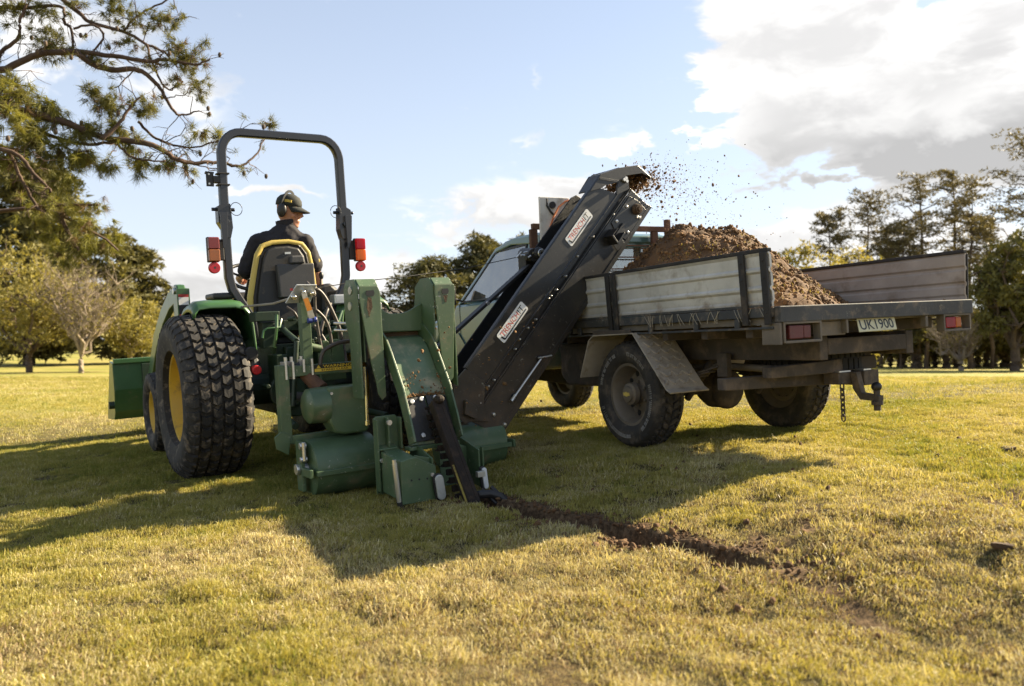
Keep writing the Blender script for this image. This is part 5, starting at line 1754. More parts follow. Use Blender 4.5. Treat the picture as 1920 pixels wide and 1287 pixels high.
    g = G(); g.plate([(-.74, 3.03, 1.245), (.74, 3.03, 1.245), (.64, 2.31, 1.72), (-.64, 2.31, 1.72)], (0, .003, .004)); B(g, 'windscreen', 'glass', cb, 0)
    g = G()
    for x in (-.38, .38):
        g.box(x - .24, x + .24, 1.60, 1.75, .85, 1.46); g.box(x - .24, x + .24, 1.75, 2.2, .80, .96); g.box(x - .12, x + .12, 1.60, 1.70, 1.46, 1.60)
    B(g, 'cab_seat', 'vinyl', cb, .03)
    ring = [(-.38 + .19 * math.cos(a), 2.55 + .10 * math.sin(a), 1.22 + .16 * math.sin(a)) for a in np.linspace(0, 2 * math.pi, 25)[:-1]]
    g = G(); g.sweep(ring, [(math.cos(k) * .014, math.sin(k) * .014) for k in np.linspace(0, 2 * math.pi, 7)[:-1]], close=True, up=(0, -.6, .8)); B(g, 'cab_wheel', 'plastic', cb, 0, 50)
    return t


truck = build_truck()


def build_load():
    # the white board standing behind the cab with orange rope looped over it
    b = thing('board', 'weathered white board standing upright behind the truck cab', 'board', K4 @ Matrix.Translation((-.65, 1.24, .955)))
    g = G(); g.prism([(-.165, .0), (-.152, 1.115), (.150, 1.115), (.16, .0)], 'y', -.012, .012); g.build('panel', M['board'], b, bevel=.004)
    g = G(); g.cyl((-.03, -.012, 1.045), (-.03, -.03, 1.045), .03, 12); g.tube([(-.08, -.016, 1.10), (-.085, -.018, 1.04), (-.05, -.02, .985), (-.01, -.02, .95)], .010, 6); g.build('hook', M['black'], b, smooth=50)
    r = G()
    r.tube([(.17, -.028, 1.10), (.10, -.03, 1.08), (.03, -.03, 1.03), (-.03, -.03, .94), (-.08, -.03, .82), (-.11, -.03, .66), (-.12, -.03, .50), (-.10, -.03, .2), (-.10, -.03, .0)], .008, 6)
    r.tube([(.17, -.03, 1.02), (.10, -.032, 1.0), (.06, -.032, .93), (.03, -.032, .82), (-.02, -.032, .70), (-.04, -.032, .40), (-.05, -.032, .0)], .008, 6)
    o = r.build('orange_rope', M['rope'], None, smooth=50)
    o.matrix_world = b.matrix_world.copy()
    tag(o, 'orange rope looped over the white board behind the truck cab', 'rope')
    # the heap of soil in the tray
    rs = np.random.default_rng(21)

    def top(x, y):
        x = np.asarray(x, float); y = np.asarray(y, float)
        r = np.sqrt(((x - .03) / 1.08) ** 2 + ((y - .12) / np.where(y > .12, 1.22, 1.12)) ** 2)
        h = .80 * np.clip(1 - r, 0, 1) ** .92
        h = np.minimum(h, .74 - .16 * r)
        tail = .36 * np.clip(1 - np.sqrt(((x + .40) / .62) ** 2 + ((y + .80) / .62) ** 2), 0, 1) ** .8
        h = np.maximum(h, tail)
        n = fbm(x + 5, y + 5, 3.2, 61, 4) - .5
        return .957 + np.maximum(0, h * (1 + .30 * n) + .07 * n * (h > .02) - .015)
    xs = np.linspace(-.866, .866, 100); ys = np.linspace(-1.49, 1.22, 150)
    X, Y = np.meshgrid(xs, ys)
    Z = top(X, Y) + (fbm(X, Y, 17, 71, 3) - .5) * .05 * (top(X, Y) > .975)
    Z = np.maximum(Z, .9560)
    nx, ny = len(xs), len(ys)
    i = np.arange(nx * ny).reshape(ny, nx)
    fs = np.stack([i[:-1, :-1].ravel(), i[:-1, 1:].ravel(), i[1:, 1:].ravel(), i[1:, :-1].ravel()], 1)
    zc = Z.ravel()[fs].max(1)
    fs = fs[zc > .9615]
    o = raw('soil_heap', np.stack([X.ravel(), Y.ravel(), Z.ravel()], 1), fs, M['soil'], smooth=True)
    o.matrix_world = K4
    tag(o, 'heap of freshly dug brown soil piled in the truck tray', 'soil heap')
    pts, sz = [], []
    while len(pts) < 8200:
        x, y = rs.uniform(-.85, .85), rs.uniform(-1.47, 1.2)
        z = float(top(x, y))
        if z < .970 and rs.random() > .05:
            continue
        s = .004 + abs(rs.normal(0, .0075))
        pts.append((x, y, z + s * .25)); sz.append(min(s, .038))
    c = chunk_cloud('surface_clods', M['soil_dry'], pts[:4100], sz[:4100], rs, o, 8, n=6, mm=4)
    c['kind'] = 'stuff'
    c = chunk_cloud('dark_clods', M['soil'], pts[4100:], sz[4100:], rs, o, 8, n=6, mm=4)
    c['kind'] = 'stuff'
    # torn turf mixed in: short grass leaves lying on the heap
    vs, fs = [], []
    for _ in range(3600):
        x, y = rs.uniform(-.85, .85), rs.uniform(-1.40, 1.2)
        z = float(top(x, y))
        if z < 1.0 or fbm(np.array([x]), np.array([y]), 2.6, 91, 3)[0] < .50 - (.10 if y < -.3 else 0):
            continue
        a = rs.uniform(0, 6.28); L = rs.uniform(.012, .04); w = .003
        dx, dy = math.cos(a) * L, math.sin(a) * L
        b = len(vs)
        vs += [(x - dy / L * w, y + dx / L * w, z + .006), (x + dy / L * w, y - dx / L * w, z + .006), (x + dx, y + dy, z + .012 + rs.uniform(0, .02))]
        fs.append((b, b + 1, b + 2))
    t = raw('torn_turf', vs, fs, leaf_mat('torn_turf_leaf', (.20, .19, .05), (.36, .28, .10), .35), o)
    t['kind'] = 'stuff'
    # soil being thrown from the conveyor on to the heap
    A = Vector((.982, -1.5, .227)); U = Vector((.685, 0, .728)); V = Vector((-.728, 0, .685))
    st = [T4 @ (A + U * u + V * v + Vector((0, y + 1.5, 0))) for u, v, y in ((2.43, .22, -1.2),)][0]
    Xk = (K_ROT @ Vector((1, 0, 0)))
    cr = (K_ROT @ Vector((0, 1, 0)))
    pts, sz = [], []
    for _ in range(4600):
        tt = abs(rs.normal(0, .24)) if rs.random() < .55 else rs.uniform(0, 1.05)
        tt = min(tt, 1.05)
        sp = rs.normal(0, 1)
        v0 = 1.85 + .55 * rs.normal()
        vz = .95 + .55 * rs.normal()
        p = st + Xk * (v0 * tt * .62) + Vector((0, 0, 1)) * (vz * tt * .55 - 1.9 * tt * tt * .50) + cr * (sp * (.12 + .16 * tt)) + Vector(rs.normal(0, .022, 3)) + Vector((0, 0, -.02))
        pk = K_ROT.transposed() @ (p - K_POS)
        if pk.z < float(top(min(max(pk.x, -.86), .86), min(max(pk.y, -1.4), 1.2))) + .01 and abs(pk.x) < .87:
            continue
        if pk.z < .9:
            continue
        pts.append(tuple(p)); sz.append(max(.0016, abs(rs.normal(0, .0036 if rs.random() < .9 else .009)) * (1.15 if tt < .3 else .85)))
    for _ in range(700):   # the dense slug just leaving the hood
        p = st + Xk * rs.uniform(-.16, .10) + Vector((0, 0, 1)) * (rs.normal(0, .06) + .02) + cr * rs.uniform(-.26, .26) + Xk * abs(rs.normal(0, .10))
        pts.append(tuple(p)); sz.append(.003 + abs(rs.normal(0, .007)))
    for _ in range(120):    # bits dropping off the lower lip
        p = st + Xk * (rs.normal(-.02, .035)) + Vector((0, 0, -1)) * rs.uniform(0, .22) + cr * rs.uniform(-.26, .26)
        pts.append(tuple(p)); sz.append(.004 + abs(rs.normal(0, .006)))
    f = chunk_cloud('flying_soil', M['soil_dry'], pts, sz, rs, None, 8, n=5, mm=3)
    tag(f, 'brown soil crumbs flying from the conveyor on to the heap', None, None, 'stuff')
    # crumbs kicked up by the digging chain in front of the conveyor foot
    pts, sz = [], []
    for _ in range(60):
        p = T4 @ Vector((rs.uniform(.35, 1.25), rs.uniform(-1.95, -1.6), rs.uniform(.35, 1.05)))
        pts.append(tuple(p)); sz.append(.002 + abs(rs.normal(0, .004)))
    for x, y, z, s in ((.98, -1.62, .62, .018), (.83, -1.62, .60, .014), (.86, -1.62, .80, .010), (.93, -1.65, .50, .008), (.30, -1.70, .90, .014), (.27, -1.70, .84, .010), (.47, -1.75, .78, .013)):
        pts.append(tuple(T4 @ Vector((x, y, z)))); sz.append(s)
    f = chunk_cloud('flung_crumbs', M['soil_dry'], pts, sz, rs, None, 6)
    tag(f, 'pale soil crumbs in the air in front of the conveyor foot', None, None, 'stuff')


build_load()


# ------------------------------------------------------------------ the driver
def build_person():
    P = thing('person', 'driver in dark polo shirt, cap and ear muffs, seated on the tractor and looking right', 'person', T4 @ Matrix.Translation((.08, .55, 1.20)))
    off = Vector((.08, .55, 1.20))

    def loft(g, secs, n=20):
        """secs: (centre, half x, half y, twist)"""
        vs, fs = [], []
        for c, a, b, tw in secs:
            for k in range(n):
                th = 2 * math.pi * k / n
                x, y = a * math.cos(th), b * math.sin(th)
                vs.append((c[0] + x * math.cos(tw) - y * math.sin(tw), c[1] + x * math.sin(tw) + y * math.cos(tw), c[2]))
        for i in range(len(secs) - 1):
            for k in range(n):
                fs.append((i * n + k, i * n + (k + 1) % n, (i + 1) * n + (k + 1) % n, (i + 1) * n + k))
        fs.append(tuple(range(n))[::-1]); fs.append(tuple((len(secs) - 1) * n + k for k in range(n)))
        g.add(vs, fs)

    def limb(g, pts, rad, n=14):
        P_ = []
        R_ = []
        for i in range(len(pts) - 1):
            for k in range(6):
                u = k / 6
                P_.append(Vector(pts[i]).lerp(Vector(pts[i + 1]), u)); R_.append(rad[i] + (rad[i + 1] - rad[i]) * u)
        P_.append(Vector(pts[-1])); R_.append(rad[-1])
        g.sweep(P_, [(math.cos(2 * math.pi * k / n), math.sin(2 * math.pi * k / n)) for k in range(n)], up=(.1, .9, .2), scales=R_)
        for p, r in zip(pts, rad):
            g.ell(p, (r, r, r), 14, 10)

    def remesh(o, vox, it):
        r = o.modifiers.new('skin', 'REMESH'); r.mode = 'VOXEL'; r.voxel_size = vox; r.use_smooth_shade = True
        s = o.modifiers.new('soften', 'SMOOTH'); s.factor = .5; s.iterations = it
        return o
    tw = -.62
    hip = (.07, .62, 1.24); ch = (.13, .56, 1.66); nk = (.185, .55, 1.93)
    sl, sr = (-.035, .635, 1.835), (.315, .455, 1.825)
    el_, er = (-.125, .74, 1.585), (.405, .46, 1.575)
    wl, wr = (-.13, .93, 1.56), (.435, .44, 1.40)
    # body
    g = G()
    loft(g, [((.07, .62, 1.17), .17, .13, 0), ((.075, .60, 1.30), .175, .125, -.1), ((.10, .58, 1.48), .165, .115, -.2), ((.135, .56, 1.68), .185, .115, tw), ((.155, .555, 1.80), .185, .10, tw), ((.175, .55, 1.88), .11, .08, tw), ((.187, .55, 1.95), .060, .062, tw), ((.21, .55, 2.02), .058, .062, tw)])
    limb(g, [sl, el_, wl], [.062, .046, .030]); limb(g, [sr, er, wr], [.062, .046, .031])
    limb(g, [(-.02, .66, 1.24), (-.09, 1.02, 1.22), (-.10, 1.10, .80)], [.085, .062, .045]); limb(g, [(.17, .66, 1.24), (.24, 1.02, 1.22), (.26, 1.10, .80)], [.085, .062, .045])
    g.ell((-.10, 1.16, .71), (.045, .12, .04)); g.ell((.26, 1.16, .71), (.045, .12, .04))
    # hands: palm, four fingers and a thumb each, left on the wheel rim, right on the lever
    def hand(w, d, up_, side):
        d = Vector(d).normalized(); s = Vector(side).normalized(); n = d.cross(s).normalized()
        w = Vector(w)
        limb(g, [w, w + d * .045, w + d * .085], [.028, .036, .034], 10)
        for k in range(4):
            b = w + d * .09 + s * (.030 - .020 * k)
            L = (.033, .038, .036, .028)[k]
            m1 = b + d * L + n * .008; m2 = m1 + d * L * .35 + n * L * .8; m3 = m2 - d * L * .45 + n * L * .55
            limb(g, [b, m1, m2, m3], [.0105, .010, .009, .008], 8)
        tb = w + d * .035 + s * .035
        limb(g, [tb, tb + s * .022 + d * .022 + n * .012, tb + s * .010 + d * .045 + n * .034], [.013, .0115, .009], 8)
    hand(wl, (0.25, .75, -.15), (0, 0, 1), (.3, 0, 1))
    hand(wr, (0, .05, -.9), (0, 0, 1), (0, 1, 0))
    # head, built facing +Y then turned over the right shoulder
    h = G()
    HS = [(-.120, .030, .040, .060), (-.108, .050, .058, .040), (-.085, .060, .075, .020), (-.055, .066, .086, .008), (-.02, .072, .094, 0), (.02, .076, .098, -.004), (.06, .077, .098, -.008), (.095, .068, .086, -.010), (.118, .045, .058, -.010), (.128, .015, .02, -.010)]
    n = 24
    vs, fs = [], []
    for z, a, b, yo in HS:
        for k in range(n):
            th = 2 * math.pi * k / n
            vs.append((a * math.cos(th), yo + b * math.sin(th), z))
    for i in range(len(HS) - 1):
        for k in range(n):
            fs.append((i * n + k, i * n + (k + 1) % n, (i + 1) * n + (k + 1) % n, (i + 1) * n + k))
    fs.append(tuple(range(n))[::-1]); fs.append(tuple((len(HS) - 1) * n + k for k in range(n)))
    h.add(vs, fs)
    h.sweep([(0, .088, .028), (0, .104, .0), (0, .118, -.024), (0, .098, -.036)], [(.010, -.008), (.010, .008), (-.010, .008), (-.010, -.008)], up=(1, 0, 0), scales=[.8, 1.1, 1.5, 1.1])
    h.ell((0, .092, -.066), (.024, .014, .007)); h.ell((0, .090, -.080), (.021, .014, .008)); h.ell((0, .082, -.108), (.022, .018, .016))
    h.ell((.034, .080, .032), (.026, .014, .009)); h.ell((-.034, .080, .032), (.026, .014, .009))
    for s in (-1, 1):
        h.ell((s * .040, .068, -.032), (.026, .022, .022)); h.ell((s * .078, -.008, -.01), (.010, .022, .034))
    HR = Matrix.Rotation(math.radians(-136), 3, 'Z') @ Matrix.Rotation(math.radians(-12), 3, 'X')
    HC = Vector((.226, .545, 2.104))

    def hp(p):
        return HC + HR @ (Vector(p) * 1.10)
    g.add([tuple(hp(p)) for p in h.v], h.f)
    body = remesh(g.build('body', M['skin'], P, off), .0085, 3)
    for s in (-1, 1):
        e = G(); e.ell((0, 0, 0), (.011, .009, .009), 10, 8)
        q_ = G(); q_.add([tuple(hp((p[0] + s * .034, p[1] + .0835, p[2] + .014))) for p in e.v], e.f)
        q_.build('eye', M['eye'], P, off, smooth=80)
    # polo shirt
    g = G()
    loft(g, [((.07, .62, 1.16), .20, .155, 0), ((.072, .60, 1.30), .205, .150, -.1), ((.095, .575, 1.46), .200, .142, -.2), ((.125, .56, 1.62), .210, .138, tw), ((.142, .555, 1.76), .226, .135, tw), ((.150, .552, 1.845), .208, .128, tw), ((.165, .55, 1.905), .165, .112, tw), ((.182, .55, 1.95), .112, .095, tw), ((.194, .55, 1.99), .080, .080, tw)], 28)
    mid = lambda a, b, u: tuple(Vector(a).lerp(Vector(b), u))
    limb(g, [(.03, .60, 1.85), sl, mid(sl, el_, .45), mid(sl, el_, .90)], [.080, .080, .082, .080]); limb(g, [(.25, .49, 1.84), sr, mid(sr, er, .45), mid(sr, er, .82)], [.080, .080, .082, .080])
    sh = remesh(g.build('shirt', M['shirt'], P, off), .011, 12)
    dt = bpy.data.textures.new('cloth_folds', 'CLOUDS'); dt.noise_scale = .075; dt.noise_depth = 3
    d = sh.modifiers.new('folds', 'DISPLACE'); d.texture = dt; d.strength = .030; d.mid_level = .5
    g = G()
    ring = [(.198 + .084 * math.cos(a), .548 + .082 * math.sin(a), 2.000 + .008 * math.cos(a)) for a in np.linspace(0, 2 * math.pi, 25)[:-1]]
    g.sweep(ring, [(-.010, -.028), (.002, -.03), (.008, .022), (-.004, .026)], close=True); g.build('collar', M['shirt'], P, off, smooth=60)
    lg = mid(sr, er, .66)
    g = G(); g.ell((lg[0] + .035, lg[1] - .062, lg[2]), (.018, .008, .020), 10, 6); g.build('sleeve_badge', M['gold'], P, off)
    g = G()
    loft(g, [((.07, .64, 1.10), .20, .17, 0), ((.07, .63, 1.20), .20, .16, 0), ((.07, .62, 1.30), .19, .14, 0)])
    limb(g, [(-.02, .66, 1.22), (-.09, 1.02, 1.22), (-.10, 1.10, .82)], [.10, .078, .065]); limb(g, [(.17, .66, 1.22), (.24, 1.02, 1.22), (.26, 1.10, .82)], [.10, .078, .065])
    remesh(g.build('trousers', M['trousers'], P, off), .014, 4)
    for x in (-.10, .26):
        g = G(); g.ell((x, 1.17, .715), (.055, .14, .055)); g.cyl((x, 1.10, .72), (x, 1.10, .84), .06, 12); remesh(g.build('boot', M['boot'], P, off), .012, 3)
    # cap
    g = G()
    dome = []
    for z, a, b in ((.036, .083, .106), (.06, .084, .107), (.09, .079, .100), (.115, .062, .079), (.132, .035, .045), (.137, .004, .005)):
        dome.append((z, a, b))
    vs, fs = [], []
    for z, a, b in dome:
        for k in range(n):
            th = 2 * math.pi * k / n
            vs.append((a * math.cos(th), -.008 + b * math.sin(th), z))
    for i in range(len(dome) - 1):
        for k in range(n):
            fs.append((i * n + k, i * n + (k + 1) % n, (i + 1) * n + (k + 1) % n, (i + 1) * n + k))
    g.add([tuple(hp(p)) for p in vs], fs)
    cp = g.build('cap', M['cap'], P, off, smooth=60)
    so = cp.modifiers.new('cloth', 'SOLIDIFY'); so.thickness = .004
    g = G()
    br = []
    m_ = 11
    for r in range(4):
        u = r / 3
        for k in range(m_):
            th = math.radians(20 + 140 * k / (m_ - 1))
            x = .082 * math.cos(th) * (1 + .02 * u); y0 = -.008 + .104 * math.sin(th)
            y = y0 + u * .085 * math.sin(th) ** .8
            z = .044 - u * .030 - .020 * (abs(x) / .08) ** 2 * (.4 + u * .6)
            br.append((x, y, z))
    fs = []
    for r in range(3):
        for k in range(m_ - 1):
            fs.append((r * m_ + k, r * m_ + k + 1, (r + 1) * m_ + k + 1, (r + 1) * m_ + k))
    g.add([tuple(hp(p)) for p in br], fs)
    bo = g.build('cap_brim', M['cap'], cp, off, smooth=60)
    so = bo.modifiers.new('cloth', 'SOLIDIFY'); so.thickness = .006
    g = G(); bd = G()
    for s in (-1, 1):
        bd.box(s * .079 - .002, s * .079 + .004, -.02 + s * .015, .04 + s * .015, .066, .086)
    g.add([tuple(hp(p)) for p in bd.v], bd.f); g.build('cap_badge', M['gold'], cp, off)
    # ear muffs
    em = thing('ear_muffs', None, None); em.parent = P
    g = G()
    for s in (-1, 1):
        cpv = G(); cpv.ell((s * .100, -.008, -.004), (.028, .040, .054), 18, 12)
        g.add([tuple(hp(p)) for p in cpv.v], cpv.f)
    g.build('ear_cup', M['plastic'], em, off, smooth=70)
    g = G()
    band = [hp((.108 * math.cos(a), -.010, .03 + .125 * math.sin(a))) for a in np.linspace(-.15, math.pi + .15, 22)]
    g.sweep(band, [(-.011, -.004), (.011, -.004), (.011, .004), (-.011, .004)], up=tuple(HR @ Vector((0, 1, 0)))); g.build('head_band', M['plastic'], em, off, smooth=50)


M['eye'] = mat('eye', (.08, .06, .05), .2)
build_person()

# ------------------------------------------------------------------ trees
L_PINE = leaf_mat('pine_needles', (.075, .085, .022), (.17, .155, .045), .35, 2.0)
L_PINE_LIT = leaf_mat('sunlit_pine_needles', (.13, .15, .030), (.26, .235, .055), .40, 2.0)  # brighter copy of the needles, sunlight painted into the low hanging tufts
L_PINE_BROWN = leaf_mat('old_pine_needles', (.10, .065, .035), (.16, .105, .055), .3, 2.0)
L_DARK = leaf_mat('dark_conifer_needles', (.080, .080, .032), (.17, .15, .058), .22, .4)
L_CYP = leaf_mat('cypress_foliage', (.060, .064, .027), (.14, .125, .05), .22, .5)
L_GOLD = leaf_mat('golden_autumn_leaves', (.17, .16, .045), (.30, .255, .085), .40, .6)
L_OLIVE = leaf_mat('olive_leaves', (.11, .115, .035), (.21, .19, .065), .35, .6)
L_ROUND = leaf_mat('evergreen_leaves', (.075, .082, .026), (.20, .18, .06), .32, .5)
L_RPINE = leaf_mat('far_pine_needles', (.095, .085, .042), (.17, .14, .07), .22, .5)


def leaf_tris(c, n, rad, size, rs, asp=.5, flat=1.0, droop=0.0):
    """n leaf triangles spread through an ellipsoid at c"""
    d = rs.normal(0, 1, (n, 3)); d /= np.linalg.norm(d, axis=1)[:, None]
    r = rs.uniform(.25, 1, n) ** .6
    p = np.asarray(c) + d * r[:, None] * np.asarray(rad)
    a = d * .5 + rs.normal(0, .7, (n, 3)); a[:, 2] = a[:, 2] * flat - droop
    a /= np.linalg.norm(a, axis=1)[:, None]
    b = np.cross(a, rs.normal(0, 1, (n, 3))); b /= np.linalg.norm(b, axis=1)[:, None] + 1e-9
    s = size * rs.uniform(.6, 1.4, n)[:, None]
    v = np.stack([p - b * s * asp * .5, p + b * s * asp * .5, p + a * s], 1)
    return v.reshape(-1, 3)


def crown(name, m, chunks, parent):
    V = np.concatenate(chunks)
    return raw(name, V, np.arange(len(V)).reshape(-1, 3), m, parent)


def branch(g, a, b, r0, r1, rs, wob=.08, n=5):
    a, b = Vector(a), Vector(b)
    L = (b - a).length
    pts = []
    for k in range(n + 1):
        u = k / n
        j = Vector(rs.normal(0, wob * L * .5, 3)) * math.sin(math.pi * u)
        pts.append(a.lerp(b, u) + j)
    g.tube(pts, r0, 6, r1)
    return pts


def place(name, label, cat, x, y, group=None):
    return thing(name, label, cat, Matrix.Translation((x, y, gz(x, y) - .03)), group)


def round_tree(label, x, y, h, w, leaf, bark, seed, dens=1.0, base=.28, bare=0.0, name='tree', leafsize=.22, group=None, squash=1.0, lean=0.0, nlimb=9, tw=.10):
    rs = np.random.default_rng(seed)
    t = place(name, label, 'tree', x, y, group)
    g = G()
    fork = h * base
    trunk_r = h * tw * .28
    top = (lean * .3, 0, fork)
    branch(g, (0, 0, -.1), top, trunk_r, trunk_r * .78, rs, .06)
    ch = []
    for k in range(nlimb):
        a = 2 * math.pi * (k + rs.uniform(-.3, .3)) / nlimb * 1.618
        el = rs.uniform(.35, 1.25)
        R_ = rs.uniform(.55, 1.0)
        tip = Vector((lean + math.cos(a) * math.cos(el) * w * .5 * R_ * 1.15, math.sin(a) * math.cos(el) * w * .5 * R_ * 1.15, fork + math.sin(el) * (h - fork) * R_))
        st = Vector(top) * rs.uniform(.72, 1.0)
        pts = branch(g, st, tip, trunk_r * .55, trunk_r * .12, rs, .16, 6)
        for q in (2, 3, 4, 5, 6):
            for _ in range(2 + int(bare * 3)):
                d = Vector(rs.normal(0, 1, 3)); d.z = abs(d.z) * .7 + (.5 if bare else 0)
                tip2 = pts[q] + d.normalized() * w * rs.uniform(.10, .20)
                branch(g, pts[q], tip2, trunk_r * (.22 if not bare else .16), trunk_r * .05, rs, .12, 3)
                if bare:
                    for _ in range(3):
                        d2 = Vector(rs.normal(0, .6, 3)); d2.z = abs(d2.z) + .5
                        branch(g, tip2, tip2 + d2.normalized() * w * rs.uniform(.06, .14), trunk_r * .05, trunk_r * .025, rs, .1, 2)
                nl = int((34 if not bare else 7) * dens)
                if rs.random() < .90 and nl:
                    rr = w * rs.uniform(.060, .125)
                    ch.append(leaf_tris(tip2, nl, (rr, rr, rr * .75), leafsize, rs))
    if not bare:
        for _ in range(int(26 * dens)):
            a, e = rs.uniform(0, 6.28), rs.uniform(-.15, 1.45)
            R_ = rs.uniform(.72, 1.0)
            c = (lean + math.cos(a) * math.cos(e) * w * .5 * R_, math.sin(a) * math.cos(e) * w * .5 * R_, h * (base + .22) + math.sin(e) * (h * (.80 - base)) * R_)
            rr = w * rs.uniform(.06, .12)
            ch.append(leaf_tris(c, 44, (rr, rr, rr * .7), leafsize, rs))
    g.build('trunk', bark, t, smooth=60)
    crown('crown', leaf, ch, t)
    return t


def pine(label, x, y, h, seed, leaf, bark, w=4.2, bare=.42, lean=0.0, dens=1.0, name='pine_tree', group=None, size=.30, tier=13, side=None):
    rs = np.random.default_rng(seed)
    t = place(name, label, 'tree', x, y, group)
    g = G()
    tr = [(lean * (k / 7) ** 1.5 + rs.normal(0, .05), rs.normal(0, .05), h * .97 * k / 7 - (.1 if k == 0 else 0)) for k in range(8)]
    g.tube(tr, h * .0135, 8, h * .003)
    ch = []
    for k in range(tier):
        u = bare + (1 - bare) * (k / (tier - 1)) ** .9
        z = h * u
        for b in range(rs.integers(2, 5)):
            if rs.random() < .12:
                continue
            a = rs.uniform(0, 6.28) if side is None or rs.random() < .35 else side + rs.normal(0, .6)
            L = w * .5 * (1.05 - .62 * ((u - bare) / (1 - bare)) ** 1.6) * rs.uniform(.45, 1.15)
            st = Vector((lean * u ** 1.5, 0, z))
            tip = st + Vector((math.cos(a) * L, math.sin(a) * L, L * rs.uniform(.05, .55)))
            pts = branch(g, st, tip, h * .0035, h * .001, rs, .12, 5)
            for q in (2, 3, 4, 5):
                if rs.random() < (.55 if q < 4 else .97):
                    c = pts[q] + Vector(rs.normal(0, .12, 3))
                    rr = rs.uniform(.20, .52) * w / 4.2
                    ch.append(leaf_tris(c, int(22 * dens), (rr, rr, rr * .34), size * .85, rs, .34, .7))
    ch.append(leaf_tris((lean, 0, h * .97), int(50 * dens), (.5, .5, .5), size, rs, .4))
    for _ in range(6):      # dead stubs below the crown
        z = h * rs.uniform(.18, bare + .1); a = rs.uniform(0, 6.28); L = rs.uniform(.3, 1.1)
        branch(g, (0, 0, z), (math.cos(a) * L, math.sin(a) * L, z + L * .3), h * .002, h * .0006, rs, .1, 3)
    g.build('trunk', bark, t, smooth=60)
    crown('crown', leaf, ch, t)
    return t


def cypress(label, x, y, h, w, seed, name='cypress_tree', dens=1.0, base=.06, group=None, size=.26, leaf=None, lean=0.0, tiers=15):
    """layered spreading conifer: flat plates of foliage carried on rising limbs"""
    rs = np.random.default_rng(seed)
    t = place(name, label, 'tree', x, y, group)
    g = G(); ch = []
    g.tube([(lean * (k / 6) ** 1.4, 0, h * .9 * k / 6 - (.1 if k == 0 else 0)) for k in range(7)], h * .028, 9, h * .006)
    for k in range(tiers):
        u = base + (1 - base) * k / (tiers - 1)
        prof = (1 - u) ** .55 * (.55 + .45 * min(1, u / .35)) * .5 * w + .25
        for b in range(rs.integers(4, 8)):
            a = rs.uniform(0, 6.28)
            L = prof * rs.uniform(.55, 1.15)
            st = Vector((lean * u, 0, h * u * .92)); tip = st + Vector((math.cos(a) * L, math.sin(a) * L, L * rs.uniform(.12, .42)))
            pts = branch(g, st, tip, h * .006, h * .0012, rs, .08, 4)
            for q in (1, 2, 3, 4, 4):
                c = pts[q] + Vector(rs.normal(0, .22, 3))
                rr = rs.uniform(.30, .75) * w / 7
                ch.append(leaf_tris(c, int(34 * dens), (rr, rr, rr * .30), size, rs, .45, .6))
    g.build('trunk', M['bark'], t, smooth=60)
    crown('crown', leaf or L_CYP, ch, t)
    return t


def shrub(label, x, y, h, w, leaf, seed, name='shrub', n=70, size=.2, group=None):
    rs = np.random.default_rng(seed)
    t = place(name, label, 'shrub', x, y, group)
    g = G(); ch = []
    for k in range(9):
        a = rs.uniform(0, 6.28); R_ = rs.uniform(.2, .8)
        branch(g, (rs.normal(0, .1), rs.normal(0, .1), -.05), (math.cos(a) * w * .4 * R_, math.sin(a) * w * .4 * R_, h * rs.uniform(.5, .9)), h * .012, h * .003, rs, .1, 4)
    for _ in range(n):
        a, e = rs.uniform(0, 6.28), rs.uniform(-.1, 1.5)
        R_ = rs.uniform(.35, 1.0) ** .5
        c = (math.cos(a) * math.cos(e) * w * .5 * R_, math.sin(a) * math.cos(e) * w * .5 * R_, h * .12 + math.sin(e) * h * .84 * R_)
        rr = w * rs.uniform(.05, .11)
        ch.append(leaf_tris(c, 34, (rr, rr, rr * .8), size, rs))
    g.build('stem', M['bark'], t, smooth=60)
    crown('foliage', leaf, ch, t)
    return t


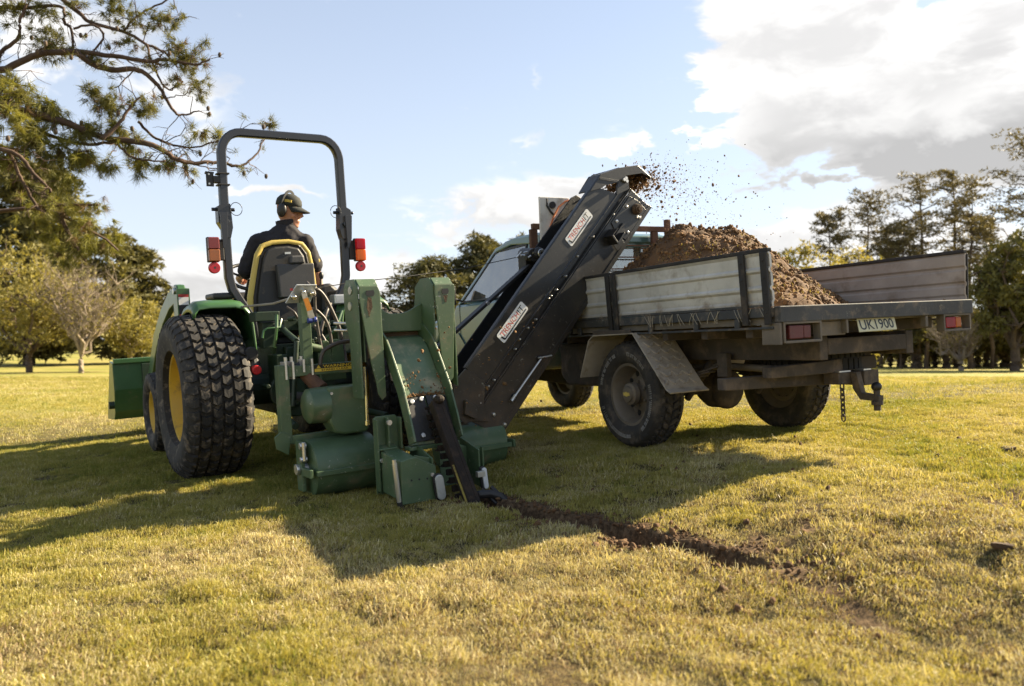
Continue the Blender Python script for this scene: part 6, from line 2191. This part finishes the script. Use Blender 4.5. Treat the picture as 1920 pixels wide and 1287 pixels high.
# --- the big pine whose boughs hang into the picture from the left
LIMBS=[
 ([(-5.76, 8.5, 3.65), (-5.46, 8.65, 3.62), (-5.3, 8.81, 3.58), (-4.99, 8.96, 3.52), (-4.59, 9.12, 3.38), (-4.1, 9.27, 3.33), (-3.89, 9.43, 3.21), (-3.74, 9.58, 3.2), (-3.53, 9.74, 3.25), (-3.31, 9.89, 3.24), (-3.18, 10.04, 3.4), (-3.1, 10.2, 3.66)],0.075,0.008),
 ([(-6.44, 9.5, 4.36), (-6.02, 9.54, 4.29), (-5.66, 9.57, 4.46), (-5.2, 9.61, 4.54), (-4.85, 9.65, 4.51), (-4.33, 9.69, 4.45), (-4.16, 9.72, 4.48), (-3.82, 9.76, 4.44), (-3.65, 9.8, 4.51)],0.07,0.01),
 ([(-6.7, 10.0, 5.51), (-5.77, 10.0, 5.44), (-5.4, 10.0, 5.2), (-5.21, 10.0, 5.05), (-4.8, 10.0, 4.93), (-4.5, 10.0, 4.77), (-4.28, 10.0, 4.66), (-4.13, 10.0, 4.49)],0.05,0.01),
 ([(-5.19, 9.6, 4.53), (-4.85, 9.66, 4.35), (-4.52, 9.71, 4.36), (-4.36, 9.77, 4.28), (-4.24, 9.83, 4.13), (-4.12, 9.89, 3.91), (-4.03, 9.94, 3.88), (-3.85, 10.0, 3.95)],0.05,0.008),
 ([(-6.42, 9.6, 4.29), (-6.06, 9.6, 4.52), (-5.84, 9.6, 4.72), (-5.84, 9.6, 4.88), (-5.75, 9.6, 5.1)],0.04,0.015),
 ([(-4.53, 9.0, 3.34), (-4.38, 9.07, 3.53), (-4.28, 9.13, 3.75), (-4.19, 9.2, 3.88)],0.03,0.01),
 ([(-4.41, 9.6, 3.7), (-4.26, 9.64, 3.53), (-4.03, 9.68, 3.44), (-3.83, 9.72, 3.42), (-3.54, 9.76, 3.51), (-3.36, 9.8, 3.6)],0.022,0.007),
 ([(-5.61, 8.4, 3.12), (-5.32, 8.44, 3.08), (-5.25, 8.48, 3.04), (-5.16, 8.52, 2.8), (-5.09, 8.56, 2.65), (-5.0, 8.6, 2.47)],0.03,0.015),
 ([(-5.3, 8.4, 3.07), (-5.12, 8.45, 3.0), (-5.01, 8.5, 2.83), (-4.86, 8.55, 2.67), (-4.94, 8.6, 2.58)],0.03,0.012),
 ([(-5.23, 9.7, 4.85), (-5.02, 9.7, 4.89), (-4.89, 9.7, 4.76), (-5.01, 9.7, 4.58)],0.018,0.012),
 ([(-4.46, 9.9, 4.73), (-4.4, 9.93, 4.52), (-4.29, 9.95, 4.27), (-4.19, 9.98, 4.2), (-4.06, 10.0, 4.32)],0.02,0.008),
 ([(-5.33, 9.0, 3.49), (-5.16, 9.05, 3.39), (-4.8, 9.1, 3.3), (-4.48, 9.15, 3.32), (-4.34, 9.2, 3.19), (-4.1, 9.25, 3.14), (-3.97, 9.3, 3.16)],0.03,0.008),
 ([(-6.38, 9.8, 5.13), (-5.96, 9.8, 5.13), (-5.47, 9.8, 5.16), (-5.42, 9.8, 4.96), (-5.34, 9.8, 4.89), (-5.3, 9.8, 4.61)],0.03,0.015),
 ([(-4.8, 10.0, 4.93), (-4.69, 10.07, 5.13), (-4.53, 10.13, 5.27), (-4.22, 10.2, 5.49)],0.02,0.01),
 ([(-4.51, 9.7, 4.35), (-4.64, 9.7, 4.22), (-4.76, 9.7, 4.13)],0.012,0.005),
 ([(-6.13, 9.3, 4.12), (-5.74, 9.2, 4.05), (-5.51, 9.1, 3.91), (-5.38, 9.0, 3.68)],0.06,0.02),
 ([(-4.08, 9.9, 3.33), (-3.81, 9.95, 3.25), (-3.62, 10.0, 3.23)],0.012,0.006),
 ([(-4.2, 9.9, 4.08), (-4.11, 9.95, 4.11), (-3.94, 10.0, 4.19)],0.01,0.005),
]
TUFTS= [(-5.54, 9.7, 4.67, 0.25, 45), (-5.91, 9.6, 5.08, 0.26, 30), (-4.93, 10.0, 5.25, 0.2, 22), (-4.69, 10.0, 5.07, 0.18, 12), (-4.38, 10.0, 5.05, 0.2, 14), (-4.16, 10.0, 5.14, 0.15, 9), (-3.96, 9.9, 4.53, 0.27, 32), (-4.15, 9.9, 4.73, 0.13, 9), (-3.83, 9.9, 4.25, 0.16, 10), (-3.78, 10.0, 4.8, 0.07, 3), (-4.79, 9.2, 3.93, 0.12, 12), (-4.58, 9.2, 3.79, 0.19, 22), (-4.18, 9.3, 3.77, 0.15, 14), (-5.42, 8.8, 3.73, 0.24, 26), (-5.33, 8.6, 3.49, 0.19, 18), (-5.13, 9.0, 3.68, 0.2, 22), (-5.22, 8.8, 3.22, 0.24, 30), (-4.97, 9.0, 3.19, 0.25, 28), (-4.85, 9.2, 3.14, 0.15, 14), (-4.62, 9.3, 3.1, 0.09, 7), (-4.31, 9.4, 3.14, 0.1, 8), (-4.31, 9.4, 3.03, 0.04, 2), (-4.11, 9.5, 3.13, 0.07, 3), (-4.04, 9.7, 3.23, 0.11, 6), (-3.91, 9.8, 3.18, 0.05, 3), (-4.35, 9.3, 3.32, 0.19, 10), (-4.48, 9.2, 3.5, 0.15, 14), (-3.77, 9.8, 3.63, 0.07, 4), (-3.57, 9.8, 3.58, 0.07, 4), (-3.01, 10.1, 3.81, 0.06, 4), (-5.01, 9.7, 4.47, 0.21, 12), (-5.4, 10.0, 5.29, 0.18, 12), (-5.65, 9.8, 5.09, 0.22, 14), (-5.36, 8.6, 3.01, 0.19, 20), (-4.96, 9.0, 2.91, 0.2, 14), (-4.14, 9.9, 4.25, 0.09, 5), (-4.4, 9.9, 4.51, 0.11, 5), (-4.64, 9.9, 4.73, 0.15, 9), (-3.8, 9.9, 4.1, 0.07, 4), (-5.58, 9.0, 3.94, 0.13, 12), (-5.22, 8.9, 3.42, 0.18, 16), (-4.8, 9.1, 3.44, 0.17, 14), (-5.71, 10.5, 2.81, 0.31, 14), (-5.44, 10.5, 2.63, 0.31, 14), (-5.29, 10.7, 2.32, 0.21, 8), (-5.57, 10.5, 2.32, 0.27, 10), (-5.92, 10.5, 2.5, 0.27, 10), (-5.42, 10.6, 2.9, 0.21, 6), (-5.24, 10.8, 2.47, 0.11, 4), (-5.78, 10.5, 2.22, 0.24, 8), (-6.14, 10.4, 2.75, 0.34, 10)]
HANG = [[(-6.88, 10.5, 2.77), (-6.2, 10.5, 2.84), (-5.85, 10.5, 2.77), (-5.47, 10.5, 2.56), (-5.23, 10.5, 2.43), (-5.08, 10.5, 2.29)], [(-6.2, 10.5, 2.84), (-5.78, 10.5, 2.88), (-5.34, 10.5, 2.88)], [(-5.85, 10.5, 2.77), (-5.68, 10.5, 2.43), (-5.5, 10.5, 2.15)]]


def build_overhead_pine():
    rs = np.random.default_rng(17)
    X0, Y0 = -11.2, 9.4
    t = place('pine_tree', 'large pine with boughs hanging into the top left above the tractor', 'tree', X0, Y0)
    O = Vector((X0, Y0, gz(X0, Y0) - .03))
    g = G()
    trunk = [(0, 0, -.2), (.1, .05, 1.6), (.15, .0, 3.2), (.05, .1, 5.0), (.2, 0, 7.4), (.1, .1, 10.0)]
    g.tube(trunk, .42, 12, .20)
    g.build('trunk', M['bark_red'], t, (0, 0, 0), smooth=60)
    g = G()
    tw = []
    for pts, r0, r1 in LIMBS:
        P_ = [Vector(p) - O for p in pts]
        if P_[0].x < X0 * 0 + 5.6 and r0 > .028:   # limbs that reach off the frame run on to the trunk
            root = Vector((.1, 0, max(1.5, P_[0].z - .9)))
            P_ = [root, root.lerp(P_[0], .55) + Vector((0, 0, .12))] + P_
        dense = []
        for i in range(len(P_) - 1):
            a, b, c, d = P_[max(i - 1, 0)], P_[i], P_[i + 1], P_[min(i + 2, len(P_) - 1)]
            for k in range(5):
                u = k / 5
                v = .5 * ((2 * b) + (c - a) * u + (2 * a - 5 * b + 4 * c - d) * u * u + (3 * b - a - 3 * c + d) * u ** 3)
                dense.append(v + Vector(rs.normal(0, .005, 3)))
        dense.append(P_[-1])
        g.tube(dense, r0 * .80, 7, r1)
        for k in range(4, len(dense) - 1, 2):       # twigs
            if rs.random() < .75:
                d = (dense[k + 1] - dense[k - 1]).normalized()
                e = (d * rs.uniform(.2, 1.0) + Vector(rs.normal(0, .75, 3))).normalized()
                L = rs.uniform(.12, .48)
                pts2 = branch(g, dense[k], dense[k] + e * L, .0065, .0022, rs, .16, 4)
                tw.append(pts2[-1])
                for _ in range(2):
                    e2 = (e + Vector(rs.normal(0, .7, 3))).normalized()
                    q = branch(g, pts2[rs.integers(1, 4)], pts2[2] + e2 * L * .55, .004, .0016, rs, .15, 3)
                    tw.append(q[-1])
    for pth in HANG:
        P_ = [Vector(p) - O for p in pth]
        g.tube(P_, .03, 6, .012)
    g.build('bough', M['bark_red'], t, (0, 0, 0), smooth=60)

    def tuft(c, n, L, ax, dr):
        """one brush of long needles drooping round its twig"""
        ax = np.asarray(ax) / (np.linalg.norm(ax) + 1e-9)
        d = rs.normal(0, .62, (n, 3)) + ax * 1.0
        d[:, 2] -= dr
        d /= np.linalg.norm(d, axis=1)[:, None]
        b = np.cross(d, rs.normal(0, 1, (n, 3))); b /= np.linalg.norm(b, axis=1)[:, None] + 1e-9
        l = L * rs.uniform(.6, 1.15, n)[:, None]
        w = .0035
        p = np.asarray(c) + rs.normal(0, .014, (n, 3))
        return np.stack([p - b * w, p + b * w, p + d * l], 1).reshape(-1, 3)
    A, B_, C_ = [], [], []
    for x, y, z, r, n in TUFTS:
        for _ in range(int(n * (1.9 if z < 3.9 else 1.35))):
            d = rs.normal(0, 1, 3); d /= np.linalg.norm(d)
            c = np.array([x, y, z]) - np.array(O) + d * r * rs.uniform(.1, 1.1) * np.array([1.05, 1.0, .85])
            ax = d * .5 + rs.normal(0, .5, 3)
            low = z < 3.75
            k = rs.random()
            tgt = B_ if (low and k < .62) else (C_ if k > .90 else A)
            tgt.append(tuft(c, 34, .15 if low else .12, ax, .75 if low else .15))
    for p in tw:
        if rs.random() < .30:
            A.append(tuft(np.array(p), 22, .10, rs.normal(0, 1, 3), .2))
    crown('needles', L_PINE, A, t); crown('sunlit_needles', L_PINE_LIT, B_, t); crown('old_needles', L_PINE_BROWN, C_, t)
    # cones
    g = G()
    for k in range(40):
        p = tw[rs.integers(len(tw))]
        g.ell(tuple(p), (.022, .022, .034), 7, 5)
    o = g.build('cone', M['bark'], t, smooth=60)
    o['kind'] = 'stuff'


build_overhead_pine()
# --- left background
cypress('tall dark conifer filling the left edge behind the bare tree', -35.5, 60, 15.6, 15, 31, 'conifer_tree', 2.0, .05, None, .42, L_DARK, 0, 22)
cypress('second dark conifer, lower, rising behind the pale bare tree', -29.2, 63, 9.4, 7.5, 32, 'conifer_tree', 1.3, .05, None, .40, L_DARK, 0, 14)
round_tree('small tree with pale olive leaves, the one nearest the left edge', -26.6, 45, 7.0, 6.2, L_GOLD, M['bark'], 41, 1.5, .20, leafsize=.22, nlimb=13)
round_tree('bare pale twiggy tree with forked trunk left of the tractor', -22.7, 43, 6.2, 5.6, L_GOLD, M['bark_pale'], 42, .55, .20, 1.0, nlimb=15, leafsize=.17, tw=.085)
round_tree('small golden green tree standing just left of the tractor bucket', -22.2, 47.5, 4.4, 4.6, L_GOLD, M['bark_pale'], 43, 1.3, .26, leafsize=.18, nlimb=11)
rsl = np.random.default_rng(77)
LEFT = [(-44, 92, 6.0, 7.5), (-56, 99, 7.2, 8), (-64, 112, 8, 9), (-50, 118, 7, 8), (-38, 108, 5.4, 7), (-70, 128, 9, 10), (-58, 135, 8, 9), (-47, 142, 8, 9), (-30, 118, 5.0, 6.5), (-40, 150, 8, 9)]
for i, (x, y, h, w) in enumerate(LEFT):
    round_tree('low rounded tree in the far row on the left rise', x, y, h, w, L_OLIVE if i % 2 else L_ROUND, M['bark'], 100 + i, .8, .16, leafsize=.42, group='far row of trees on the left rise', nlimb=8)
# --- behind the trencher and cab
cypress('spreading cypress with layered dark foliage seen above the green trencher', -4.7, 42, 6.0, 7.4, 51, 'cypress_tree', 1.3, .02, None, .24, None, .6, 14)
cypress('taller cypress with flat top behind the truck cab', -1.75, 44, 7.6, 6.4, 52, 'cypress_tree', 1.2, .02, None, .24, None, .2, 16)
cypress('cypress tip showing just above the cab roof', .62, 48, 8.1, 5.2, 53, 'cypress_tree', 1.0, .05, None, .26, None, 0, 14)
cypress('small dark cypress low at the left foot of the layered cypress', -6.6, 45, 3.6, 4.2, 54, 'cypress_tree', .9, .02, None, .24, None, 0, 10)
# --- right background
P60 = 60 / 1530
for px, top, lab, w, lean, seed in (
        (1566, 405, 'smallest leaning pine at the left end of the right hand pine stand', 3.2, -.5, 61),
        (1632, 368, 'broad topped pine, second from the left in the pine stand', 5.6, -.2, 62),
        (1653, 430, 'thin pine close behind the broad topped pine', 3.6, .5, 63),
        (1690, 420, 'short feathery pine left of the tall round headed pine', 4.2, .3, 64),
        (1737, 332, 'round headed pine with long bare trunk above the tray end', 5.0, -.4, 65),
        (1722, 440, 'slender pine with forked bare stem beside the round headed pine', 3.2, -.8, 66),
        (1797, 326, 'twin pine, left stem, with sparse top', 3.6, -.3, 67),
        (1818, 345, 'twin pine, right stem, with layered boughs', 4.2, .3, 68),
        (1858, 400, 'pine with dense dark lower boughs behind the round evergreen', 5.2, .0, 69)):
    y = 60 + (seed % 4) * 1.3
    x = (px - 960) / 1530 * y
    h = CAM_Z + (672 - top) / 1530 * y - gz(x, y)
    pine(lab, x, y, h, seed, L_RPINE, M['bark'], w * 1.28, .40, lean, 1.15, group=None, size=.32, tier=17)
pine('tallest pine with long ragged boughs at the right edge', 33.6, 52, 14.6, 70, L_RPINE, M['bark'], 8.0, .40, .3, 1.3, size=.30, tier=18)
pine('ragged pine leaning in from beyond the right edge', 37.5, 54, 15.5, 71, L_RPINE, M['bark'], 7.0, .40, -.5, 1.3, size=.30, tier=16)
round_tree('large round evergreen with dense crown at the right edge', 30.8, 50, 8.3, 5.4, L_ROUND, M['bark'], 81, 2.4, .22, leafsize=.26, nlimb=16, tw=.13)
round_tree('broad evergreen with low skirts half cut by the right edge', 36.0, 53, 8.2, 8.4, L_ROUND, M['bark'], 82, 2.0, .20, leafsize=.26, nlimb=14, tw=.13)
shrub('golden green bush behind the tray between heap and pine stand', 17.9, 50, 8.3, 5.2, L_GOLD, 83, n=90, size=.24)
shrub('golden green bush beside it, lower and wider, under the pines', 21.2, 52, 8.2, 7.4, L_GOLD, 84, n=100, size=.24)
round_tree('dark domed tree peeping over the corner of the tray', 18.0, 54.5, 8.1, 2.6, L_DARK, M['bark'], 85, 1.0, .4, leafsize=.24, nlimb=9)
round_tree('bare pale shrubby tree with thick leaning trunk under the tray end', 28.6, 52, 3.7, 4.2, L_OLIVE, M['bark_pale'], 86, .4, .24, 1.0, leafsize=.15, nlimb=9, tw=.18)
for i in range(22):
    px = 1636 + i * 15 + rsl.uniform(-6, 6)
    y = 62 + rsl.uniform(0, 9)
    x = (px - 960) / 1530 * y
    round_tree('dark tree in the shelter belt under the pines at the right', x, y, rsl.uniform(4.0, 4.8), rsl.uniform(3.4, 4.6), L_DARK, M['bark'], 200 + i, 1.2, rsl.uniform(.16, .34), leafsize=.30, group='shelter belt trees at the right', nlimb=9, tw=.26)
for i in range(10):      # a farther row closes the view beyond the shelter belt
    x, y = 22 + i * 7.5 + rsl.uniform(-2, 2), 105 + rsl.uniform(0, 20)
    round_tree('hazy tree in the far row beyond the shelter belt', x, y, rsl.uniform(5, 7), 8, L_ROUND, M['bark'], 300 + i, .7, .15, leafsize=.5, group='far row of trees beyond the shelter belt', nlimb=7)
for i, (x, y) in enumerate(((-14, 120), (-6, 128), (3, 122), (11, 130), (-22, 126), (16, 118))):
    round_tree('low tree in the far row behind the machines', x, y, 4.6, 8, L_OLIVE, M['bark'], 400 + i, .7, .14, leafsize=.45, group='far row of trees behind the machines', nlimb=7)



def build_undergrowth():
    """scrub that fills the view beneath and behind the shelter belt"""
    rs = np.random.default_rng(501)
    ch = []
    for _ in range(420):
        x, y = rs.uniform(25, 62), rs.uniform(76, 88)
        h = 1.1 + 2.6 * float(fbm(np.array([x]), np.array([0.0]), .45, 7, 3)[0])
        z = gz(x, y) + rs.uniform(.1, 1) * h
        ch.append(leaf_tris((x, y, z), 60, (.85, .6, .55), .34, rs))
    V = np.concatenate(ch)
    o = raw('undergrowth', V, np.arange(len(V)).reshape(-1, 3), L_DARK)
    tag(o, 'dark scrub filling the gaps behind the shelter belt at the right', None, None, 'stuff')


build_undergrowth()
